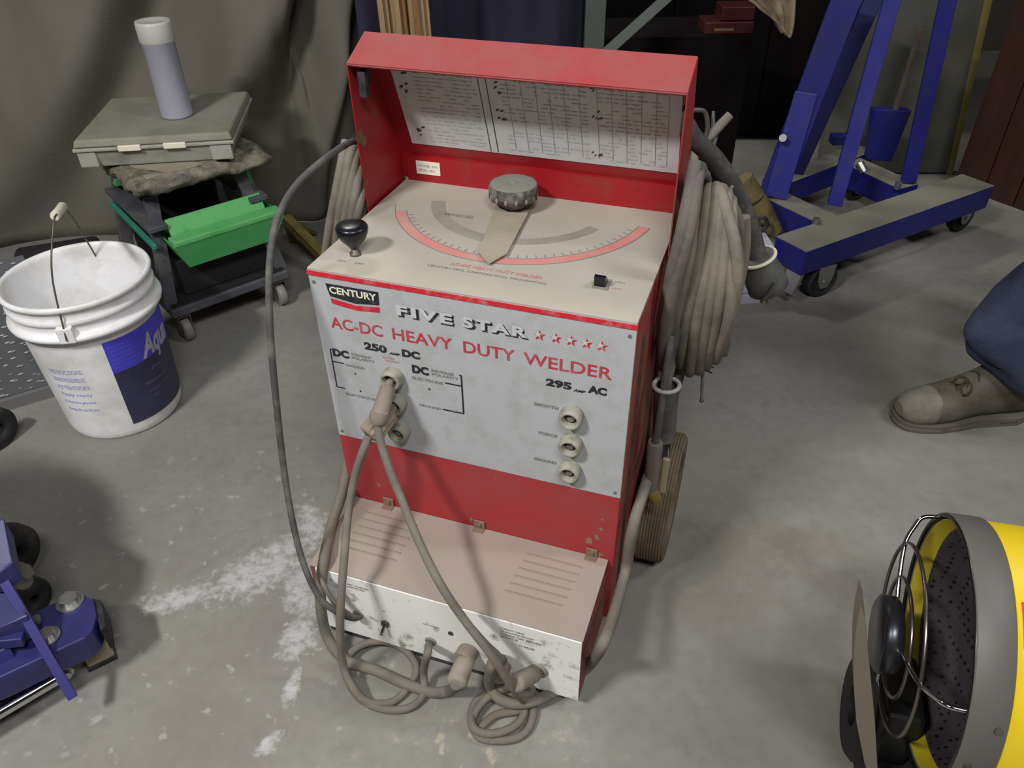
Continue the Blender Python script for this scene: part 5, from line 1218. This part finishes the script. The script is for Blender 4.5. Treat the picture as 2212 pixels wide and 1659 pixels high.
for k, px in enumerate(xs):
    q = P(px, 50, y=2.06+.012*(k % 3)); lean = -.02
    o = MB().box(-.0068, .0068, -.012, .012, 0, 1.42+.03*(k % 4), 0, None, .0008).build('wooden_lath', [WOOD if k not in (4, 6) else mat('wood_slat_dark', (120, 84, 50), .7, var=.2, stretch=(4, 4, .5))])
    o.location = (q.x-.004, q.y, 0); o.rotation_euler = (0, math.radians(-1.2), math.radians(random.uniform(-8, 8)))
    tag(o, ('thin pale wooden lath standing upright behind the red lid' if k not in (4, 6) else 'thin brown wooden lath among the pale ones behind the red lid'), 'wooden lath', 'pale laths behind the lid' if k not in (4, 6) else 'brown laths behind the lid')
pst = P(1284, 60, y=2.16)
tag(MB().box(-.026, .026, -.015, .015, 0, 1.5, 0, Matrix.Translation((pst.x, 2.16, 0)), .003).build('steel_post', [GREENG]), 'grey green flat post standing at the right edge of the navy cloth', 'post')
d0 = P(1300, 122, y=2.08); d1 = P(1452, -15, y=2.14); dd = (d1-d0)
ld_ = tag(MB().beam(d0-dd*((d0.z-.02)/max(.01, dd.z)*.35), d0+dd*2.2, .026, .012, up=V).build('steel_bar', [GREENG]), 'grey green bar leaning diagonally right of the post', 'bar')
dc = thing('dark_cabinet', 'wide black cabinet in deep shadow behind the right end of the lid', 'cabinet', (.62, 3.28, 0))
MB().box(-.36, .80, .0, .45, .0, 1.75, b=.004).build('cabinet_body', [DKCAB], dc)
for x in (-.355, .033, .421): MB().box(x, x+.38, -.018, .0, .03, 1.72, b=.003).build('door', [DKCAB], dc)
# dark red tool box up on the shelf and tan glove
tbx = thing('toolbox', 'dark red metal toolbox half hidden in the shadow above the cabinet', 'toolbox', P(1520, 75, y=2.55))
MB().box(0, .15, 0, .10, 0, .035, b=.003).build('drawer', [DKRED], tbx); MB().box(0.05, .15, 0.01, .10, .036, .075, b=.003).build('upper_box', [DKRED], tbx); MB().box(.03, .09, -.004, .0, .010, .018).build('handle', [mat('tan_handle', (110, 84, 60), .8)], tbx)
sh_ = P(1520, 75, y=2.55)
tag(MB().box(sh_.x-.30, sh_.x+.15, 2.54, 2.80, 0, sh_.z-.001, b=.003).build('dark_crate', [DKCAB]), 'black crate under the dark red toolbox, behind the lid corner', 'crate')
# hanging canvas flap (leather sleeve) at the top
fl = [P(1640, 20, y=2.3), P(1672, 48, y=2.3), P(1694, 75, y=2.3), P(1706, 78, y=2.3), P(1713, 50, y=2.3), P(1716, -20, y=2.3), P(1716, -200, y=2.3), P(1560, -200, y=2.3), P(1600, -10, y=2.3)]
def flap():
    vs = []; fs = []; nx, nz = 24, 20
    L_ = spline([P(1590, -220, y=2.32), P(1590, -40, y=2.32), P(1635, 15, y=2.30), P(1672, 45, y=2.30), P(1696, 74, y=2.30)], 5); Rr = spline([P(1720, -220, y=2.28), P(1718, -40, y=2.28), P(1716, 20, y=2.28), P(1712, 60, y=2.28), P(1706, 80, y=2.28)], 5)
    for j in range(len(L_)):
        for i in range(nx+1):
            t = i/nx; p = L_[j].lerp(Rr[j], t); p = p+Vector((0, .05*math.sin(t*PI)+.012*math.sin(t*17), 0)); vs.append(p)
    for j in range(len(L_)-1):
        for i in range(nx): fs.append((j*(nx+1)+i, j*(nx+1)+i+1, (j+1)*(nx+1)+i+1, (j+1)*(nx+1)+i))
    o = MB().add(vs, fs, 0, True).build('canvas_flap', [CANVAS]); s = o.modifiers.new('s', 'SOLIDIFY'); s.thickness = .006
    tag(o, 'tan canvas corner hanging down at the top edge left of the blue hoist', 'cloth')
flap()
# leaning grey board with yellow edge, brown wood panel
def board():
    Y = 2.86
    o = thing('insulation_board', 'dull grey sheet with a yellow edge leaning behind the blue hoist', 'board', P(2050, 392, y=Y))
    Mi = Matrix.Translation(-o.location)
    q = [P(1775, 330, y=Y+.02), P(2046, 400, y=Y), P(2150, -60, y=Y+.02), P(1850, -60, y=Y+.05)]
    q[0].z = .01; q[1].z = .01
    MB().prism(q, (0, .03, 0)).build('sheet', [BOARD], o, Mi)
    e = MB().prism([P(2042, 400, y=Y-.004), P(2052, 400, y=Y-.004), P(2158, -60, y=Y+.016), P(2140, -60, y=Y+.016)], (0, .04, 0)); e.build('edge', [BOARDE], o, Mi)
    b = P(2030, 40, y=Y)
board()
wd = P(2058, 400, z=0); we = P(2330, 500, z=0)
d = (we-wd).normalized(); n = Vector((-d.y, d.x, 0))
pn = thing('timber_screen', 'dark reddish brown wooden panel standing at the top right corner', 'wood panel', wd, math.atan2(d.y, d.x))
ww = (we-wd).length
for k in range(4): MB().box(ww/4*k+.0015, ww/4*(k+1)-.0015, .0, .03, .0, 1.9, b=.002).build('board', [WOODD], pn)
# dark purplish block added in place of the shadows behind the bucket
tag(MB().box(-.13, .12, -.03, .05, 0, .065, 0, Matrix.Translation((P(140, 548, z=.0)+Vector((.03, -.07, 0)))) @ Matrix.Rotation(.35, 4, 'Z'), .02).build('shade_block', [mat('dark_purple_shade', (42, 34, 38), .9, var=.3, bump=.6, bscale=30)]), 'dark block standing in for the shadows on the floor behind the white bucket', 'shade block')

# ------------------------------------------------------------------ lamps of the workshop
def strip(name, loc, size, power, col, label=None):
    li = bpy.data.lights.new(name, 'AREA'); li.shape = 'RECTANGLE'; li.size, li.size_y = size; li.energy = power; li.color = col
    o = bpy.data.objects.new(name, li); COL.objects.link(o); o.location = loc[0]
    dirv = Vector(loc[1])-Vector(loc[0]); o.rotation_euler = dirv.to_track_quat('-Z', 'Y').to_euler(); return o
strip('ceiling_lamp', ((-1.5, -.5, 2.75), (-.1, 1.0, .2)), (.5, .14), 60, (1, .98, .95))
strip('ceiling_lamp', ((-.9, 3.1, 2.9), (.2, 1.2, 0)), (.8, .22), 30, (1, .97, .92))
strip('ceiling_lamp', ((2.1, .6, 2.75), (.2, 1.0, .2)), (.25, .9), 20, (.96, .98, 1))
strip('ceiling_lamp', ((.3, -.9, 2.9), (0, 1.1, .3)), (.9, .16), 34, (1, 1, 1))
w = bpy.data.worlds.new('world'); SC.world = w; w.use_nodes = True
w.node_tree.nodes['Background'].inputs[0].default_value = (.75, .78, .85, 1); w.node_tree.nodes['Background'].inputs[1].default_value = .05

# ------------------------------------------------------------------ camera
cd = bpy.data.cameras.new('camera'); co = bpy.data.objects.new('camera', cd); COL.objects.link(co)
cd.sensor_fit = 'HORIZONTAL'; cd.sensor_width = 36; cd.lens = 36*F/2212; cd.clip_start = .01
co.matrix_world = Matrix(((RT.x, UP.x, -FW.x, CAM.x), (RT.y, UP.y, -FW.y, CAM.y), (RT.z, UP.z, -FW.z, CAM.z), (0, 0, 0, 1)))
SC.camera = co
SC.view_settings.view_transform = 'Standard'; SC.view_settings.look = 'None'; SC.view_settings.gamma = 1; SC.view_settings.exposure = .30
